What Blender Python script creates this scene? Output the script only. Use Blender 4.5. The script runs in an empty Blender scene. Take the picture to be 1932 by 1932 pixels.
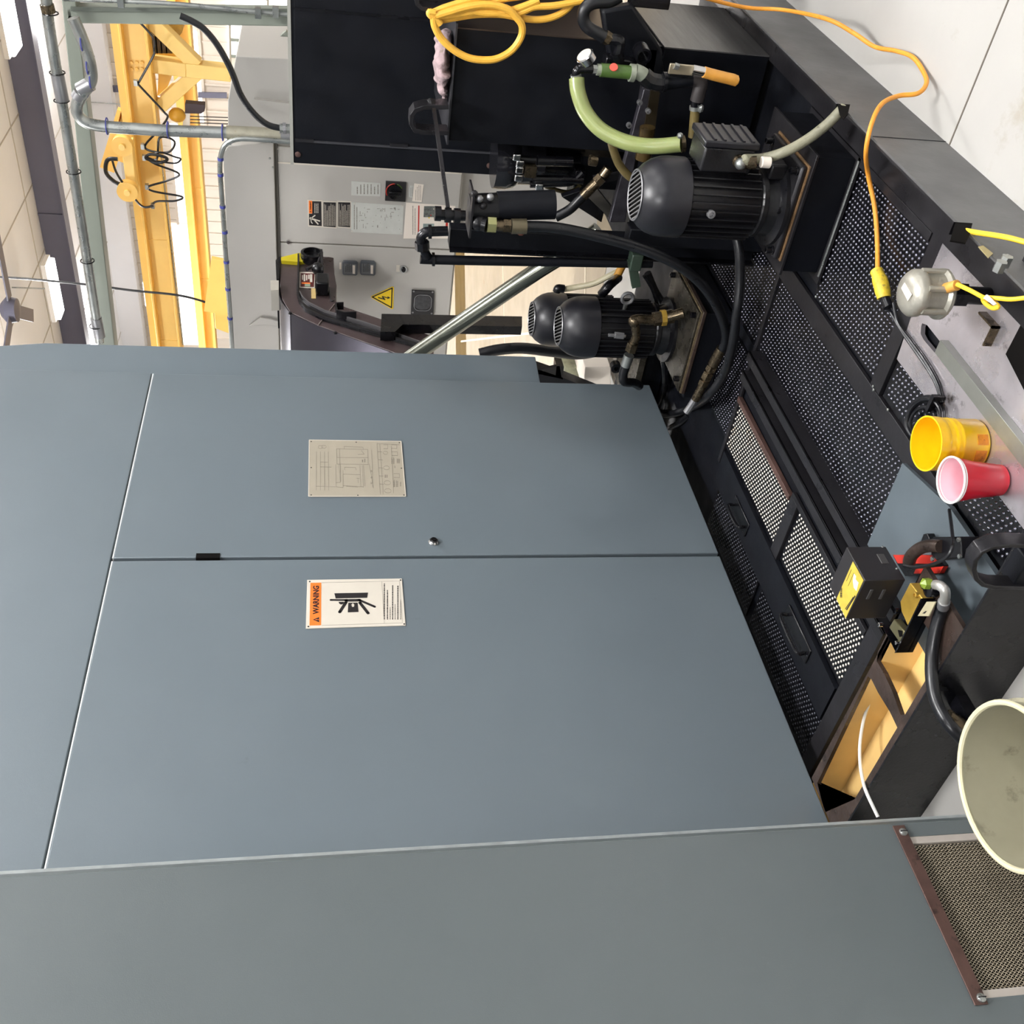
import bpy, bmesh, math, random
from mathutils import Vector, Matrix
random.seed(7)
SC = bpy.context.scene
COL = SC.collection

# ------------------------------------------------------------------ camera, world, lights, exposure
F = 1932.0; PITCH = math.radians(10.4); YAW = math.radians(41.5); H = 1.60
cp, sp = math.cos(PITCH), math.sin(PITCH); cy, sy = math.cos(YAW), math.sin(YAW)
fwd = Vector((cy*cp, sy*cp, -sp)); right = Vector((sy, -cy, 0)); down = -right.cross(fwd)
cam = bpy.data.objects.new('camera', bpy.data.cameras.new('camera')); COL.objects.link(cam)
m = Matrix((down, right, -fwd)).transposed().to_4x4(); m.translation = (0, 0, H)
cam.matrix_world = m
cam.data.sensor_width = 36; cam.data.lens = 36; cam.data.clip_end = 200; cam.data.clip_start = .05
SC.camera = cam
w = bpy.data.worlds.new('world'); SC.world = w; w.use_nodes = True
bg = w.node_tree.nodes['Background']; bg.inputs[0].default_value = (.93, .97, 1, 1); bg.inputs[1].default_value = .27
SC.view_settings.view_transform = 'Standard'; SC.view_settings.look = 'None'
SC.view_settings.gamma = 1; SC.view_settings.use_curve_mapping = False; SC.view_settings.exposure = 0.0
CEIL = 6.7
def area(loc, sx, sy_, power, col=(1, .99, .98)):
    l = bpy.data.lights.new('lamp_and_ceiling_wash', 'AREA'); l.shape = 'RECTANGLE'; l.size = sx; l.size_y = sy_
    l.energy = power; l.color = col
    o = bpy.data.objects.new('lamp_and_wash_light', l); o.location = loc; COL.objects.link(o); return o
for lx in (-4, 1.5, 7):
    for ly in (-6, 0, 7):
        area((lx, ly, 6.2 if lx > 2 else 5.0), 1.3, .6, 230)  # lamp rows out of view; near ones set lower to grade the doors' brightness
        area((lx, ly, 6.3), 1.3, .6, 150).rotation_euler = (math.pi, 0, 0)  # up-facing light, added to wash the ceiling brighter
for lp in ((13, 2, 6.0), (13, 10, 6.0), (20, 6, 5.9), (20, 13, 5.9)):
    area(lp, 1.3, .6, 330); area((lp[0], lp[1], lp[2]+.05), 1.3, .6, 170).rotation_euler = (math.pi, 0, 0)  # second light faces up, added to brighten the ceiling

# ------------------------------------------------------------------ points of the place seen along a sight line, at a known height / plane
def ray(x, y):
    return fwd + right*((966-y)/F) + down*((x-966)/F)
O = Vector((0, 0, H))
def pz(x, y, z): r = ray(x, y); return O + r*((z-H)/r.z)
def py(x, y, Y): r = ray(x, y); return O + r*(Y/r.y)
def px(x, y, X): r = ray(x, y); return O + r*(X/r.x)
def pt(x, y, t): return O + ray(x, y)*t
def dep(p): return (Vector(p)-O).dot(fwd)

# ------------------------------------------------------------------ materials
def lin(c):
    return tuple(((v/255)/12.92 if v/255 <= .04045 else ((v/255+.055)/1.055)**2.4) for v in c)
MATS = {}
def mat(name, rgb, rough=.5, metal=0, var=.0, scale=8, bump=0, bscale=60, rvar=0, spec=.5, coat=0, dirt=None, emit=None, trans=0, alpha=1, sub=0, stretch=None):
    if name in MATS: return MATS[name]
    M = bpy.data.materials.new(name); M.use_nodes = True; nt = M.node_tree; N = nt.nodes; L = nt.links
    b = N['Principled BSDF']; c = lin(rgb)
    b.inputs['Base Color'].default_value = (*c, 1); b.inputs['Roughness'].default_value = rough
    b.inputs['Metallic'].default_value = metal; b.inputs['Specular IOR Level'].default_value = spec
    b.inputs['Coat Weight'].default_value = coat
    if trans: b.inputs['Transmission Weight'].default_value = trans
    if sub: b.inputs['Subsurface Weight'].default_value = sub; b.inputs['Subsurface Scale'].default_value = .01
    tc = N.new('ShaderNodeTexCoord'); src = tc.outputs['Object']
    if stretch:
        mp = N.new('ShaderNodeMapping'); mp.inputs['Scale'].default_value = stretch; L.new(src, mp.inputs[0]); src = mp.outputs[0]
    if var or dirt:
        n = N.new('ShaderNodeTexNoise'); n.inputs['Scale'].default_value = scale; n.inputs['Detail'].default_value = 6; n.inputs['Roughness'].default_value = .6
        L.new(src, n.inputs['Vector'])
        r = N.new('ShaderNodeValToRGB'); L.new(n.outputs[0], r.inputs[0])
        lo = tuple(max(0, v*(1-var)) for v in c); hi = tuple(min(1, v*(1+var)) for v in c)
        r.color_ramp.elements[0].position = .3; r.color_ramp.elements[0].color = (*lo, 1)
        r.color_ramp.elements[1].position = .7; r.color_ramp.elements[1].color = (*hi, 1)
        out = r.outputs[0]
        if dirt:
            dc, dscale, th = dirt
            n2 = N.new('ShaderNodeTexNoise'); n2.inputs['Scale'].default_value = dscale; n2.inputs['Detail'].default_value = 8; n2.inputs['Roughness'].default_value = .65
            L.new(src, n2.inputs['Vector'])
            r2 = N.new('ShaderNodeValToRGB'); r2.color_ramp.elements[0].position = th; r2.color_ramp.elements[1].position = th+.12
            L.new(n2.outputs[0], r2.inputs[0])
            mx = N.new('ShaderNodeMixRGB'); L.new(r2.outputs[0], mx.inputs[0]); L.new(out, mx.inputs[1]); mx.inputs[2].default_value = (*lin(dc), 1)
            out = mx.outputs[0]
        L.new(out, b.inputs['Base Color'])
    if rvar:
        n3 = N.new('ShaderNodeTexNoise'); n3.inputs['Scale'].default_value = scale*1.7; n3.inputs['Detail'].default_value = 5
        L.new(src, n3.inputs['Vector'])
        mr = N.new('ShaderNodeMapRange'); L.new(n3.outputs[0], mr.inputs[0]); mr.inputs[1].default_value = .3; mr.inputs[2].default_value = .7
        mr.inputs[3].default_value = max(.05, rough-rvar); mr.inputs[4].default_value = min(1, rough+rvar); L.new(mr.outputs[0], b.inputs['Roughness'])
    if bump:
        n4 = N.new('ShaderNodeTexNoise'); n4.inputs['Scale'].default_value = bscale; n4.inputs['Detail'].default_value = 4
        L.new(src, n4.inputs['Vector'])
        bp = N.new('ShaderNodeBump'); bp.inputs['Strength'].default_value = bump; bp.inputs['Distance'].default_value = .01
        L.new(n4.outputs[0], bp.inputs['Height']); L.new(bp.outputs[0], b.inputs['Normal'])
    if emit:
        b.inputs['Emission Color'].default_value = (*emit[0], 1); b.inputs['Emission Strength'].default_value = emit[1]
    MATS[name] = M; return M

DOOR = mat('grey_blue_paint', (98, 108, 114), .40, var=.035, scale=1.6, bump=.04, bscale=420, rvar=.05, dirt=((84, 92, 97), 5.5, .70))
DOORN = mat('grey_green_paint', (84, 91, 92), .42, var=.03, scale=1.6, bump=.04, bscale=420, rvar=.05, dirt=((86, 93, 96), 4.5, .72))
EDGE = mat('bare_light_edge', (205, 208, 208), .45, var=.1)
CABG = mat('light_grey_cabinet_paint', (176, 173, 167), .5, var=.02, scale=2, bump=.03, bscale=300)
BLK = mat('black_paint', (10, 12, 18), .5, spec=.22, var=.25, scale=6, rvar=.1, bump=.05, bscale=200)
BLKG = mat('black_paint_gloss', (11, 11, 15), .27, spec=.4, var=.3, scale=5, rvar=.1, bump=.05, bscale=90)
BLKS = mat('black_worn_satin_steel', (36, 35, 38), .36, metal=.35, var=.3, scale=5, rvar=.12, bump=.05, bscale=60)
FRONTW = mat('grey_tank_front', (92, 92, 92), .42, metal=.35, var=.25, scale=3, rvar=.1, bump=.05, bscale=50)  # front wall is a lighter grey than the black end wall
BARE = mat('oily_bare_steel_sheet', (192, 187, 192), .30, metal=.75, var=.2, scale=4, rvar=.12, bump=.08, bscale=50, dirt=((74, 66, 62), 14, .60))
TANF = mat('tan_floor_slab', (156, 142, 118), .45, var=.1, scale=2.5, dirt=((150, 116, 76), 5, .62), rvar=.1)
SHEETB = mat('blue_grey_sheet', (92, 102, 108), .4, metal=.3, var=.1, scale=5, dirt=((120, 115, 112), 20, .68))
BUMPM = mat('glint_grey_dimple', (96, 96, 104), .14, metal=.85, var=.4, scale=30)  # greyer than the black plate: glints put into the dimple colour
BUMPL = mat('glint_pale_dimple', (232, 224, 208), .25, metal=.35, var=.15, scale=12, dirt=((190, 150, 100), 6, .62))  # pale colour stands in for bright glints on the dimples
BROWN = mat('oily_brown_steel', (66, 54, 48), .38, metal=.4, var=.5, scale=14, rvar=.15, bump=.2, bscale=40, dirt=((150, 130, 105), 22, .66))
CREAM = mat('cream_pan', (246, 206, 134), .45, var=.12, scale=3, dirt=((120, 80, 40), 5, .68))  # cream with brown blotches, for pan floor and flange web
MOTOR = mat('motor_black', (15, 15, 19), .38, var=.25, scale=9, rvar=.12, bump=.06, bscale=120)
COVER = mat('motor_fan_cover', (25, 25, 30), .38, metal=.0, var=.15, scale=6, rvar=.08)
GRILLE = mat('grille_wire', (150, 150, 152), .35, metal=.7, var=.2)
STEEL = mat('galvanized_steel', (165, 168, 165), .32, metal=.85, var=.18, scale=12, rvar=.1)
CHROME = mat('chrome', (205, 205, 205), .15, metal=1, var=.05)
BRASS = mat('oily_brass', (104, 92, 74), .28, metal=.9, var=.35, scale=30, rvar=.1, dirt=((45, 38, 32), 45, .56))
GOLD = mat('yellow_brass_block', (196, 160, 70), .35, metal=.6, var=.2, scale=14)
RUBBER = mat('black_rubber', (15, 16, 20), .36, var=.2, scale=20, rvar=.1)
HOSEG = mat('pale_green_hose', (136, 146, 90), .3, var=.12, scale=10, sub=.08, dirt=((140, 150, 90), 30, .66))
CONDG = mat('olive_grey_conduit', (128, 126, 106), .5, var=.2, scale=14, bump=.15, bscale=90, dirt=((70, 66, 54), 40, .6))
CLEAR = mat('oily_clear_hose', (96, 84, 52), .2, var=.3, scale=12)
ORANGE = mat('orange_cord', (226, 150, 50), .5, var=.12, scale=25, dirt=((190, 120, 40), 30, .6))
YELC = mat('yellow_cord', (236, 196, 50), .45, var=.12, scale=25, dirt=((190, 150, 40), 30, .64))
YPAINT = mat('crane_yellow_paint', (252, 216, 132), .45, var=.05, scale=2)
YPAINT2 = mat('crane_dark_yellow', (240, 196, 104), .5, var=.06, scale=2)
YBUCK = mat('yellow_bucket_plastic', (246, 196, 16), .3, var=.05, scale=12, sub=.1, dirt=((150, 105, 20), 40, .72))
RED = mat('red_cup_plastic', (198, 20, 42), .38, var=.06)
PINK = mat('pale_pink_plastic', (238, 190, 200), .4, var=.03)
WHITEP = mat('white_plastic', (238, 236, 232), .35, var=.03)
BUCKET = mat('cloudy_bucket_plastic', (150, 146, 124), .45, var=.1, scale=6, dirt=((88, 84, 70), 9, .62))
BUCKETR = mat('bucket_rim_plastic', (206, 200, 168), .4, var=.1, scale=20)
CAST = mat('cast_grey_aluminium', (160, 157, 146), .42, metal=.5, var=.15, scale=20, bump=.1, bscale=120)
WOODY = mat('amber_handle', (206, 146, 62), .32, var=.12, scale=18)
GREEN = mat('green_valve', (70, 96, 44), .3, var=.25, scale=20)
GREENG = mat('green_tinted_plastic', (120, 140, 50), .2, var=.3, scale=50)
PALEG = mat('pale_green_metal', (150, 156, 140), .4, metal=.4, var=.15, scale=30)
REDP = mat('red_paint', (190, 44, 30), .4, var=.1)
BLUEP = mat('blue_tie', (60, 66, 140), .5)
FRAMEG = mat('grey_green_frame_paint', (128, 134, 124), .4, var=.06, scale=3, rvar=.08)
CONC = mat('pale_concrete_floor', (168, 166, 161), .5, var=.06, scale=1.3, bump=.04, bscale=30, dirt=((150, 143, 128), 3.2, .60), rvar=.1)
LINEY = mat('floor_line_yellow', (196, 160, 84), .5, var=.15, scale=4)
WALLW = mat('white_ribbed_cladding', (218, 207, 194), .6, var=.03, scale=1)
CEILW = mat('white_ceiling_panel', (238, 238, 242), .8, var=.03, scale=.6)
DARKB = mat('dark_slate_beam', (104, 104, 122), .5, var=.05, scale=1)
CONV = mat('brown_black_conveyor_side', (66, 54, 54), .36, var=.2, scale=5, rvar=.1)
RUSTB = mat('rusty_bar', (84, 62, 56), .5, metal=.3, var=.3, scale=20, dirt=((50, 36, 32), 40, .55))
ALU = mat('pale_aluminium_frame', (186, 178, 170), .45, metal=.4, var=.08)
MESH = mat('expanded_metal', (150, 140, 122), .4, metal=.5, var=.15)
VOID = mat('dark_interior', (12, 10, 9), .9, spec=.1, var=.3)
INK = mat('black_ink', (24, 20, 22), .55)
INKG = mat('grey_ink', (118, 112, 102), .6)
SIGNW = mat('sign_ivory', (208, 201, 188), .45, var=.03, scale=12)
SIGNT = mat('sign_tan_aluminium', (174, 166, 149), .4, metal=.2, var=.04, scale=12)
SIGNO = mat('sign_orange', (238, 120, 44), .45, var=.04)
SIGNY = mat('sign_yellow', (246, 208, 22), .4, var=.03)
SIGNG = mat('sign_light_grey', (196, 198, 192), .42, var=.05, scale=20)
SIGNB = mat('sign_black', (34, 32, 34), .45)
PAPER = mat('white_paper', (236, 226, 214), .6)
YLAB = mat('label_yellow', (206, 182, 74), .4, metal=.2, var=.12, scale=30)
RAGM = mat('pink_grey_rag', (150, 130, 132), .9, var=.4, scale=22, bump=.6, bscale=70, dirt=((110, 96, 80), 24, .56))
LAMP = mat('lamp_glow', (255, 255, 250), .5, emit=((1, .98, .95), 14))
WINGL = mat('daylit_translucent_panel', (255, 255, 255), .5, emit=((1, .99, .97), 1.3))
SEALANT = mat('tan_gasket', (116, 90, 62), .5, var=.3, scale=40)

# ------------------------------------------------------------------ building helpers
class MB:
    def __init__(s): s.v = []; s.f = []
    def add(s, vs, fs):
        k = len(s.v); s.v += [tuple(v) for v in vs]; s.f += [tuple(i+k for i in f) for f in fs]; return s
    def hexa(s, p):  # 8 corners: bottom 4 ccw, top 4 ccw
        return s.add(p, [(3,2,1,0),(4,5,6,7),(0,1,5,4),(1,2,6,5),(2,3,7,6),(3,0,4,7)])
    def box(s, x0, x1, y0, y1, z0, z1):
        return s.hexa([(x0,y0,z0),(x1,y0,z0),(x1,y1,z0),(x0,y1,z0),(x0,y0,z1),(x1,y0,z1),(x1,y1,z1),(x0,y1,z1)])
    def beam(s, a, b, w, h, up=(0,0,1)):
        a = Vector(a); b = Vector(b); d = (b-a).normalized(); sd = d.cross(Vector(up))
        if sd.length < 1e-4: sd = d.cross(Vector((1,0,0)))
        sd.normalize(); u = sd.cross(d); sd *= w/2; u = u*h/2
        return s.hexa([a-sd-u, a+sd-u, b+sd-u, b-sd-u, a-sd+u, a+sd+u, b+sd+u, b-sd+u])
    def prism(s, poly, off):
        off = Vector(off); n = len(poly); P = [Vector(p) for p in poly]; Q = [p+off for p in P]
        return s.add(P+Q, [tuple(range(n)), tuple(range(2*n-1, n-1, -1))]+[(i, i+n, (i+1) % n+n, (i+1) % n) for i in range(n)])
    def lathe(s, prof, org, axis=(0,0,1), n=32, cap0=True, cap1=True):
        a = Vector(axis).normalized(); t = Vector((1,0,0)) if abs(a.x) < .9 else Vector((0,1,0))
        u = a.cross(t).normalized(); v = a.cross(u); org = Vector(org); vs = []; fs = []
        for r, h in prof:
            for i in range(n):
                q = 2*math.pi*i/n; vs.append(org+a*h+u*(r*math.cos(q))+v*(r*math.sin(q)))
        for j in range(len(prof)-1):
            for i in range(n):
                k = (i+1) % n; fs.append((j*n+i, j*n+k, (j+1)*n+k, (j+1)*n+i))
        if cap0: fs.append(tuple(range(n-1, -1, -1)))
        if cap1: fs.append(tuple((len(prof)-1)*n+i for i in range(n)))
        return s.add(vs, fs)
    def cyl(s, a, b, r, r2=None, n=20):
        a = Vector(a); b = Vector(b); return s.lathe([(r, 0), (r if r2 is None else r2, (b-a).length)], a, b-a, n)
    def tube(s, pts, r, n=10, smooth=6, closed=False, flat=None):
        P = [Vector(p) for p in pts]
        if smooth and len(P) > 2:
            Q = []; m_ = len(P)
            rng = range(m_ if closed else m_-1)
            for i in rng:
                g = (lambda k: P[k % m_]) if closed else (lambda k: P[min(max(k, 0), m_-1)])
                p0, p1, p2, p3 = g(i-1), g(i), g(i+1), g(i+2)
                for j in range(smooth):
                    t = j/smooth
                    Q.append(.5*((2*p1)+(p2-p0)*t+(2*p0-5*p1+4*p2-p3)*t*t+(3*p1-p0-3*p2+p3)*t**3))
            if not closed: Q.append(P[-1])
            P = Q
        K = len(P); up = None; vs = []; fs = []
        for i, p in enumerate(P):
            d = (P[(i+1) % K]-P[i-1]) if closed else (P[min(i+1, K-1)]-P[max(i-1, 0)])
            if d.length < 1e-9: d = Vector((0,0,1))
            d.normalize()
            if up is None: up = d.cross(Vector((0,0,1)) if abs(d.z) < .9 else Vector((1,0,0))).normalized()
            up = (up-d*up.dot(d)).normalized(); sd = d.cross(up)
            rr = r[i*len(r)//K] if isinstance(r, (list, tuple)) else r
            for k in range(n):
                q = 2*math.pi*k/n; vs.append(p+up*(rr*math.cos(q))+sd*(rr*math.sin(q)))
        for i in range(K if closed else K-1):
            j = (i+1) % K
            for k in range(n):
                l = (k+1) % n; fs.append((i*n+k, i*n+l, j*n+l, j*n+k))
        if not closed: fs += [tuple(range(n-1, -1, -1)), tuple((K-1)*n+k for k in range(n))]
        return s.add(vs, fs)
    def ribbon(s, pts, wv, th, closed=False):   # flat bar following pts; wv = width vector (constant), th = thickness across
        P = [Vector(p) for p in pts]; wv = Vector(wv)/2; K = len(P); vs = []; fs = []
        for i, p in enumerate(P):
            d = (P[(i+1) % K]-P[i-1]) if closed else (P[min(i+1, K-1)]-P[max(i-1, 0)])
            nn = d.cross(wv).normalized()*th/2
            vs += [p-wv-nn, p+wv-nn, p+wv+nn, p-wv+nn]
        for i in range(K if closed else K-1):
            j = (i+1) % K
            for k in range(4):
                l = (k+1) % 4; fs.append((i*4+k, i*4+l, j*4+l, j*4+k))
        if not closed: fs += [(3,2,1,0), tuple((K-1)*4+k for k in range(4))]
        return s.add(vs, fs)
    def ball(s, c, r, n=12, sc=(1,1,1)):
        c = Vector(c); vs = []; fs = []; R = n//2
        for j in range(1, R):
            a = math.pi*j/R
            for i in range(n):
                q = 2*math.pi*i/n; vs.append(c+Vector((r*sc[0]*math.sin(a)*math.cos(q), r*sc[1]*math.sin(a)*math.sin(q), r*sc[2]*math.cos(a))))
        t = len(vs); vs += [c+Vector((0,0,r*sc[2])), c-Vector((0,0,r*sc[2]))]
        for j in range(R-2):
            for i in range(n):
                k = (i+1) % n; fs.append((j*n+i, (j+1)*n+i, (j+1)*n+k, j*n+k))
        for i in range(n):
            k = (i+1) % n; fs.append((t, i, k)); fs.append((t+1, (R-2)*n+k, (R-2)*n+i))
        return s.add(vs, fs)
    def build(s, name, M, parent=None, bevel=0, sharp=35, label=None, kind=None):
        me = bpy.data.meshes.new(name); me.from_pydata(s.v, [], s.f); me.validate(); me.update()
        bm = bmesh.new(); bm.from_mesh(me); bmesh.ops.recalc_face_normals(bm, faces=bm.faces); bm.to_mesh(me); bm.free()
        me.materials.append(M)
        me.shade_smooth(); me.set_sharp_from_angle(angle=math.radians(sharp))
        o = bpy.data.objects.new(name, me); COL.objects.link(o)
        if parent is not None:
            adopt(o, parent)
        if bevel:
            b = o.modifiers.new('bevel', 'BEVEL'); b.width = bevel; b.segments = 2; b.limit_method = 'ANGLE'; b.angle_limit = math.radians(40)
            b.harden_normals = False
        if label: o['label'] = label
        if kind: o['kind'] = kind
        return o
ORG = {}
def adopt(o, parent):
    o.parent = parent
    if parent.name in ORG: o.matrix_parent_inverse = Matrix.Translation(-ORG[parent.name])
def thing(name, label, cat, loc=(0,0,0), group=None, kind=None):
    o = bpy.data.objects.new(name, None); COL.objects.link(o); o.location = loc; o.empty_display_size = .05
    ORG[o.name] = Vector(loc); o['label'] = label; o['category'] = cat
    if group: o['group'] = group
    if kind: o['kind'] = kind
    return o
def tag(o, label, cat, group=None): 
    o['label'] = label; o['category'] = cat
    if group: o['group'] = group
    return o
def clone(root, loc, label=None):
    r = root.copy(); COL.objects.link(r); r.location = loc
    if label: r['label'] = label
    for ch in root.children:
        c = ch.copy(); COL.objects.link(c); c.parent = r
        for g in ch.children:
            d = g.copy(); COL.objects.link(d); d.parent = c
    return r
def P2(mode, x, y, v): return {'x': px, 'y': py, 'z': pz, 't': pt}[mode](x, y, v)
NRM = {'x': Vector((-1,0,0)), 'y': Vector((0,-1,0)), 'z': Vector((0,0,1))}
def plate(pts, mode, val, th, name, M, parent=None, bevel=0, **k):
    """solid plate whose front face lies on the plane mode=val, th thick behind (th<0: stands proud in front)"""
    n = NRM[mode]; q = [P2(mode, x, y, val) for x, y in pts]
    return MB().prism(q, -n*th).build(name, M, parent, bevel, **k)
def rect(x0, x1, y0, y1): return [(x0, y0), (x1, y0), (x1, y1), (x0, y1)]
def text(s, mode, val, x0, x1, yl, yr, M, parent, name='lettering', proud=.0008):
    """raised lettering; x0 = top, x1 = bottom, yl = left end, yr = right end as read"""
    c = bpy.data.curves.new(name, 'FONT'); c.body = s; c.offset = .028; c.extrude = .5; c.resolution_u = 2
    o = bpy.data.objects.new(name, c); me = bpy.data.meshes.new_from_object(o); bpy.data.objects.remove(o)
    vs = [v.co.copy() for v in me.vertices]
    ax_, bx_ = min(v.x for v in vs), max(v.x for v in vs); ay_, by_ = min(v.y for v in vs), max(v.y for v in vs)
    # corners of the reading rectangle on the plane
    bl, br, tl = P2(mode, x1, yl, val), P2(mode, x1, yr, val), P2(mode, x0, yl, val)
    if mode == 'x': U = Vector((0, br.y-bl.y, 0)); V = Vector((0, 0, tl.z-bl.z))
    elif mode == 'y': U = Vector((br.x-bl.x, 0, 0)); V = Vector((0, 0, tl.z-bl.z))
    else: U = br-bl; V = tl-bl
    n = NRM[mode]
    for i, v in enumerate(me.vertices):
        v.co = bl+U*((vs[i].x-ax_)/(bx_-ax_))+V*((vs[i].y-ay_)/(by_-ay_))+n*(proud*(.5+vs[i].z*1.0))
    me.materials.clear(); me.materials.append(M)
    o = bpy.data.objects.new(name, me); COL.objects.link(o); adopt(o, parent)
    return o
def dashes(mode, val, x0, x1, yl, yr, rows, M, parent, name='small_print', h=.45, seed=1, proud=.0006, fill=.86, step=5.0):
    """rows of tiny print too small to read: short raised strokes"""
    rd = random.Random(seed); mb = MB(); n = NRM[mode]*proud
    for i in range(rows):
        xa = x0+(x1-x0)*(i+.5-h/2)/rows; xb = x0+(x1-x0)*(i+.5+h/2)/rows; yy = yl; end = yr+(yl-yr)*rd.choice([0, .05, .1, .3])*(1 if rows > 1 else 0)
        while yy > end:
            l = rd.uniform(.5, 1.8)*step*(1-fill+.6)
            y2 = max(yy-l, end); mb.prism([P2(mode, xa, yy, val), P2(mode, xb, yy, val), P2(mode, xb, y2, val), P2(mode, xa, y2, val)], n); yy = y2-step*.34
    return mb.build(name, M, parent, kind='stuff')
def holed(outer, holes, z, th, name, M, parent=None, xy=False, **k):
    c = bpy.data.curves.new(name, 'CURVE'); c.dimensions = '2D'; c.fill_mode = 'BOTH'; c.extrude = th/2
    for poly in [outer]+holes:
        sp_ = c.splines.new('POLY'); sp_.points.add(len(poly)-1)
        for i, q in enumerate(poly):
            v = Vector((*q, 0)) if xy else pz(*q, z); sp_.points[i].co = (v.x, v.y, 0, 1)
        sp_.use_cyclic_u = True
    o = bpy.data.objects.new(name, c); me = bpy.data.meshes.new_from_object(o); bpy.data.objects.remove(o)
    for v in me.vertices: v.co.z += z-th/2
    me.materials.clear(); me.materials.append(M)
    o = bpy.data.objects.new(name, me); COL.objects.link(o)
    if parent is not None: adopt(o, parent)
    return o
def hexnut(mb, a, b, r): return mb.cyl(a, b, r, n=6)
def wpx(w_, p): return w_*dep(p)/F     # true size of something w_ pixels across at p

# ================================================================== the hall
def struct(o): o['kind'] = 'structure'; return o
struct(MB().box(-12, 24.2, -14, 22, -.1, 0).build('floor', CONC))
jm = MB()
for q in [((1903, 0), (1791, 275))]:
    a, b = pz(*q[0], 0), pz(*q[1], 0); d = (b-a).normalized(); jm.beam(a-d*6, b+d*.02, .005, .003)
struct(jm.build('trim_1', mat('joint_dark', (90, 84, 74), .8)))
struct(MB().box(-12, 24.2, -14, 22, CEIL, CEIL+.1).build('ceiling', CEILW))
wb = struct(MB().box(24, 24.2, -14, 22, -.1, CEIL).build('wall_back', WALLW))
rb = MB()
y = 4.6
while y < 17.5:
    rb.box(23.965, 24.0, y, y+.05, 0, CEIL); y += .30
rb.build('rib', WALLW, wb, kind='stuff')
# ceiling seams seen between the roof panels
cs = MB()
for k in range(11): cs.box(8, 24, 3.5+k*1.25, 3.52+k*1.25, CEIL-.012, CEIL)
for k in range(5): cs.box(10+k*2.6, 10.02+k*2.6, 3, 18, CEIL-.012, CEIL)
struct(cs.build('trim_2', mat('seam_grey', (190, 184, 176), .7)))
# daylit translucent band in the wall
pn = 1
for (xa, xb, ya, yb) in [(338, 372, 60, 230), (338, 362, 236, 420), (334, 358, 424, 650)]:
    a, b = px(xa, yb, 23.94), px(xb, ya, 23.94)
    f = struct(MB().box(23.94, 23.97, b.y, a.y, b.z, a.z).build('window_%d' % pn, WINGL)); pn += 1
    MB().box(23.92, 23.945, b.y-.05, a.y+.05, a.z, a.z+.06).box(23.92, 23.945, b.y-.05, a.y+.05, b.z-.06, b.z).build('window_frame', WALLW, f)
# daylit panels: brighter wall glazing at the right
for (xa, xb, ya, yb) in [(432, 545, 52, 105)]:
    a, b = px(xa, yb, 23.94), px(xb, ya, 23.94)
    f = struct(MB().box(23.94, 23.97, b.y-1.2, a.y, b.z, a.z).build('window_%d' % pn, WINGL)); pn += 1
    mb = MB()
    for k in range(3): mb.box(23.91, 23.945, b.y+(a.y-b.y)*k/2-.03, b.y+(a.y-b.y)*k/2+.03, b.z, a.z)
    mb.build('mullion', FRAMEG, f)

# tan slab added over the far concrete for its warmer tone
struct(MB().box(5.2, 22, -1, 16, 0, .003).build('trim_5', TANF))
jl = MB()
for q0, q1 in [((948, 470), (954, 700)), ((1105, 470), (1102, 700)), ((905, 640), (1240, 600))]:
    j0, j1 = pz(*q0, .004), pz(*q1, .004); d_ = (j1-j0).normalized(); jl.beam(j0-d_*1.5, j1+d_*1.5, .02, .004)
struct(jl.build('trim_6', mat('pale_joint', (224, 214, 190), .6)))
# roof beam
t = px(12, 60, 18.4); t2 = px(60, 60, 18.4); e1 = px(40, -120, 18.4).y; e2 = px(40, 720, 18.4).y
rbm = thing('roof_beam', 'dark slate steel beam crossing under the white ceiling', 'beam', (18.5, 8, t2.z))
MB().box(18.4, 18.5, e1, e2, t2.z, CEIL-.005).build('web', DARKB, rbm)
MB().box(18.3, 18.6, e1, e2, t2.z-.02, t2.z).build('flange', DARKB, rbm)
a = px(30, 402, 18.39)
MB().box(18.37, 18.4, a.y-.02, a.y+.02, t2.z, CEIL-.005).build('splice_plate', DARKB, rbm)
for q in [(69, 390), (81, 390), (86, 414)]:
    pass
# eave trim along the top of the far wall
struct(MB().box(23.6, 24, 4, 18, 6.15, CEIL).build('trim_3', CEILW))

# crane girders ------------------------------------------------------
def girder(X, xt, xb, y0, y1, label, grp, lip=.14):
    a, b = px(xt, 60, X), px(xb, 60, X); ya, yb = px(xt, y0, X).y, px(xb, y1, X).y
    g = thing('crane_girder', label, 'crane girder', (X, (ya+yb)/2, b.z), grp)
    MB().box(X, X+.02, ya, yb, b.z, a.z).build('web', YPAINT, g)
    MB().box(X-lip, X+lip, ya, yb, a.z-.03, a.z).build('top_flange', YPAINT2, g, bevel=.004)
    MB().box(X-lip, X+lip, ya, yb, b.z, b.z+.03).build('bottom_flange', YPAINT2, g, bevel=.004)
    MB().box(X-lip*.8, X-lip*.5, ya, yb, a.z-.01, a.z+.09).build('rail', YPAINT2, g)
    s_ = MB(); k = ya+1.2
    while k < yb: s_.box(X-.012, X, k, k+.03, b.z+.03, a.z-.03); k += 1.55
    s_.build('web_stiffener', YPAINT, g)
    return g, a.z, b.z
g1, z1t, z1b = girder(13.0, 228, 281, -260, 760, 'nearer and deeper yellow crane girder with festoon cable loops', 'yellow crane girders')
g2, z2t, z2b = girder(15.5, 334, 362, -260, 760, 'slimmer farther yellow crane girder below the deep one', 'yellow crane girders', .12)
bolt = MB()
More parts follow.
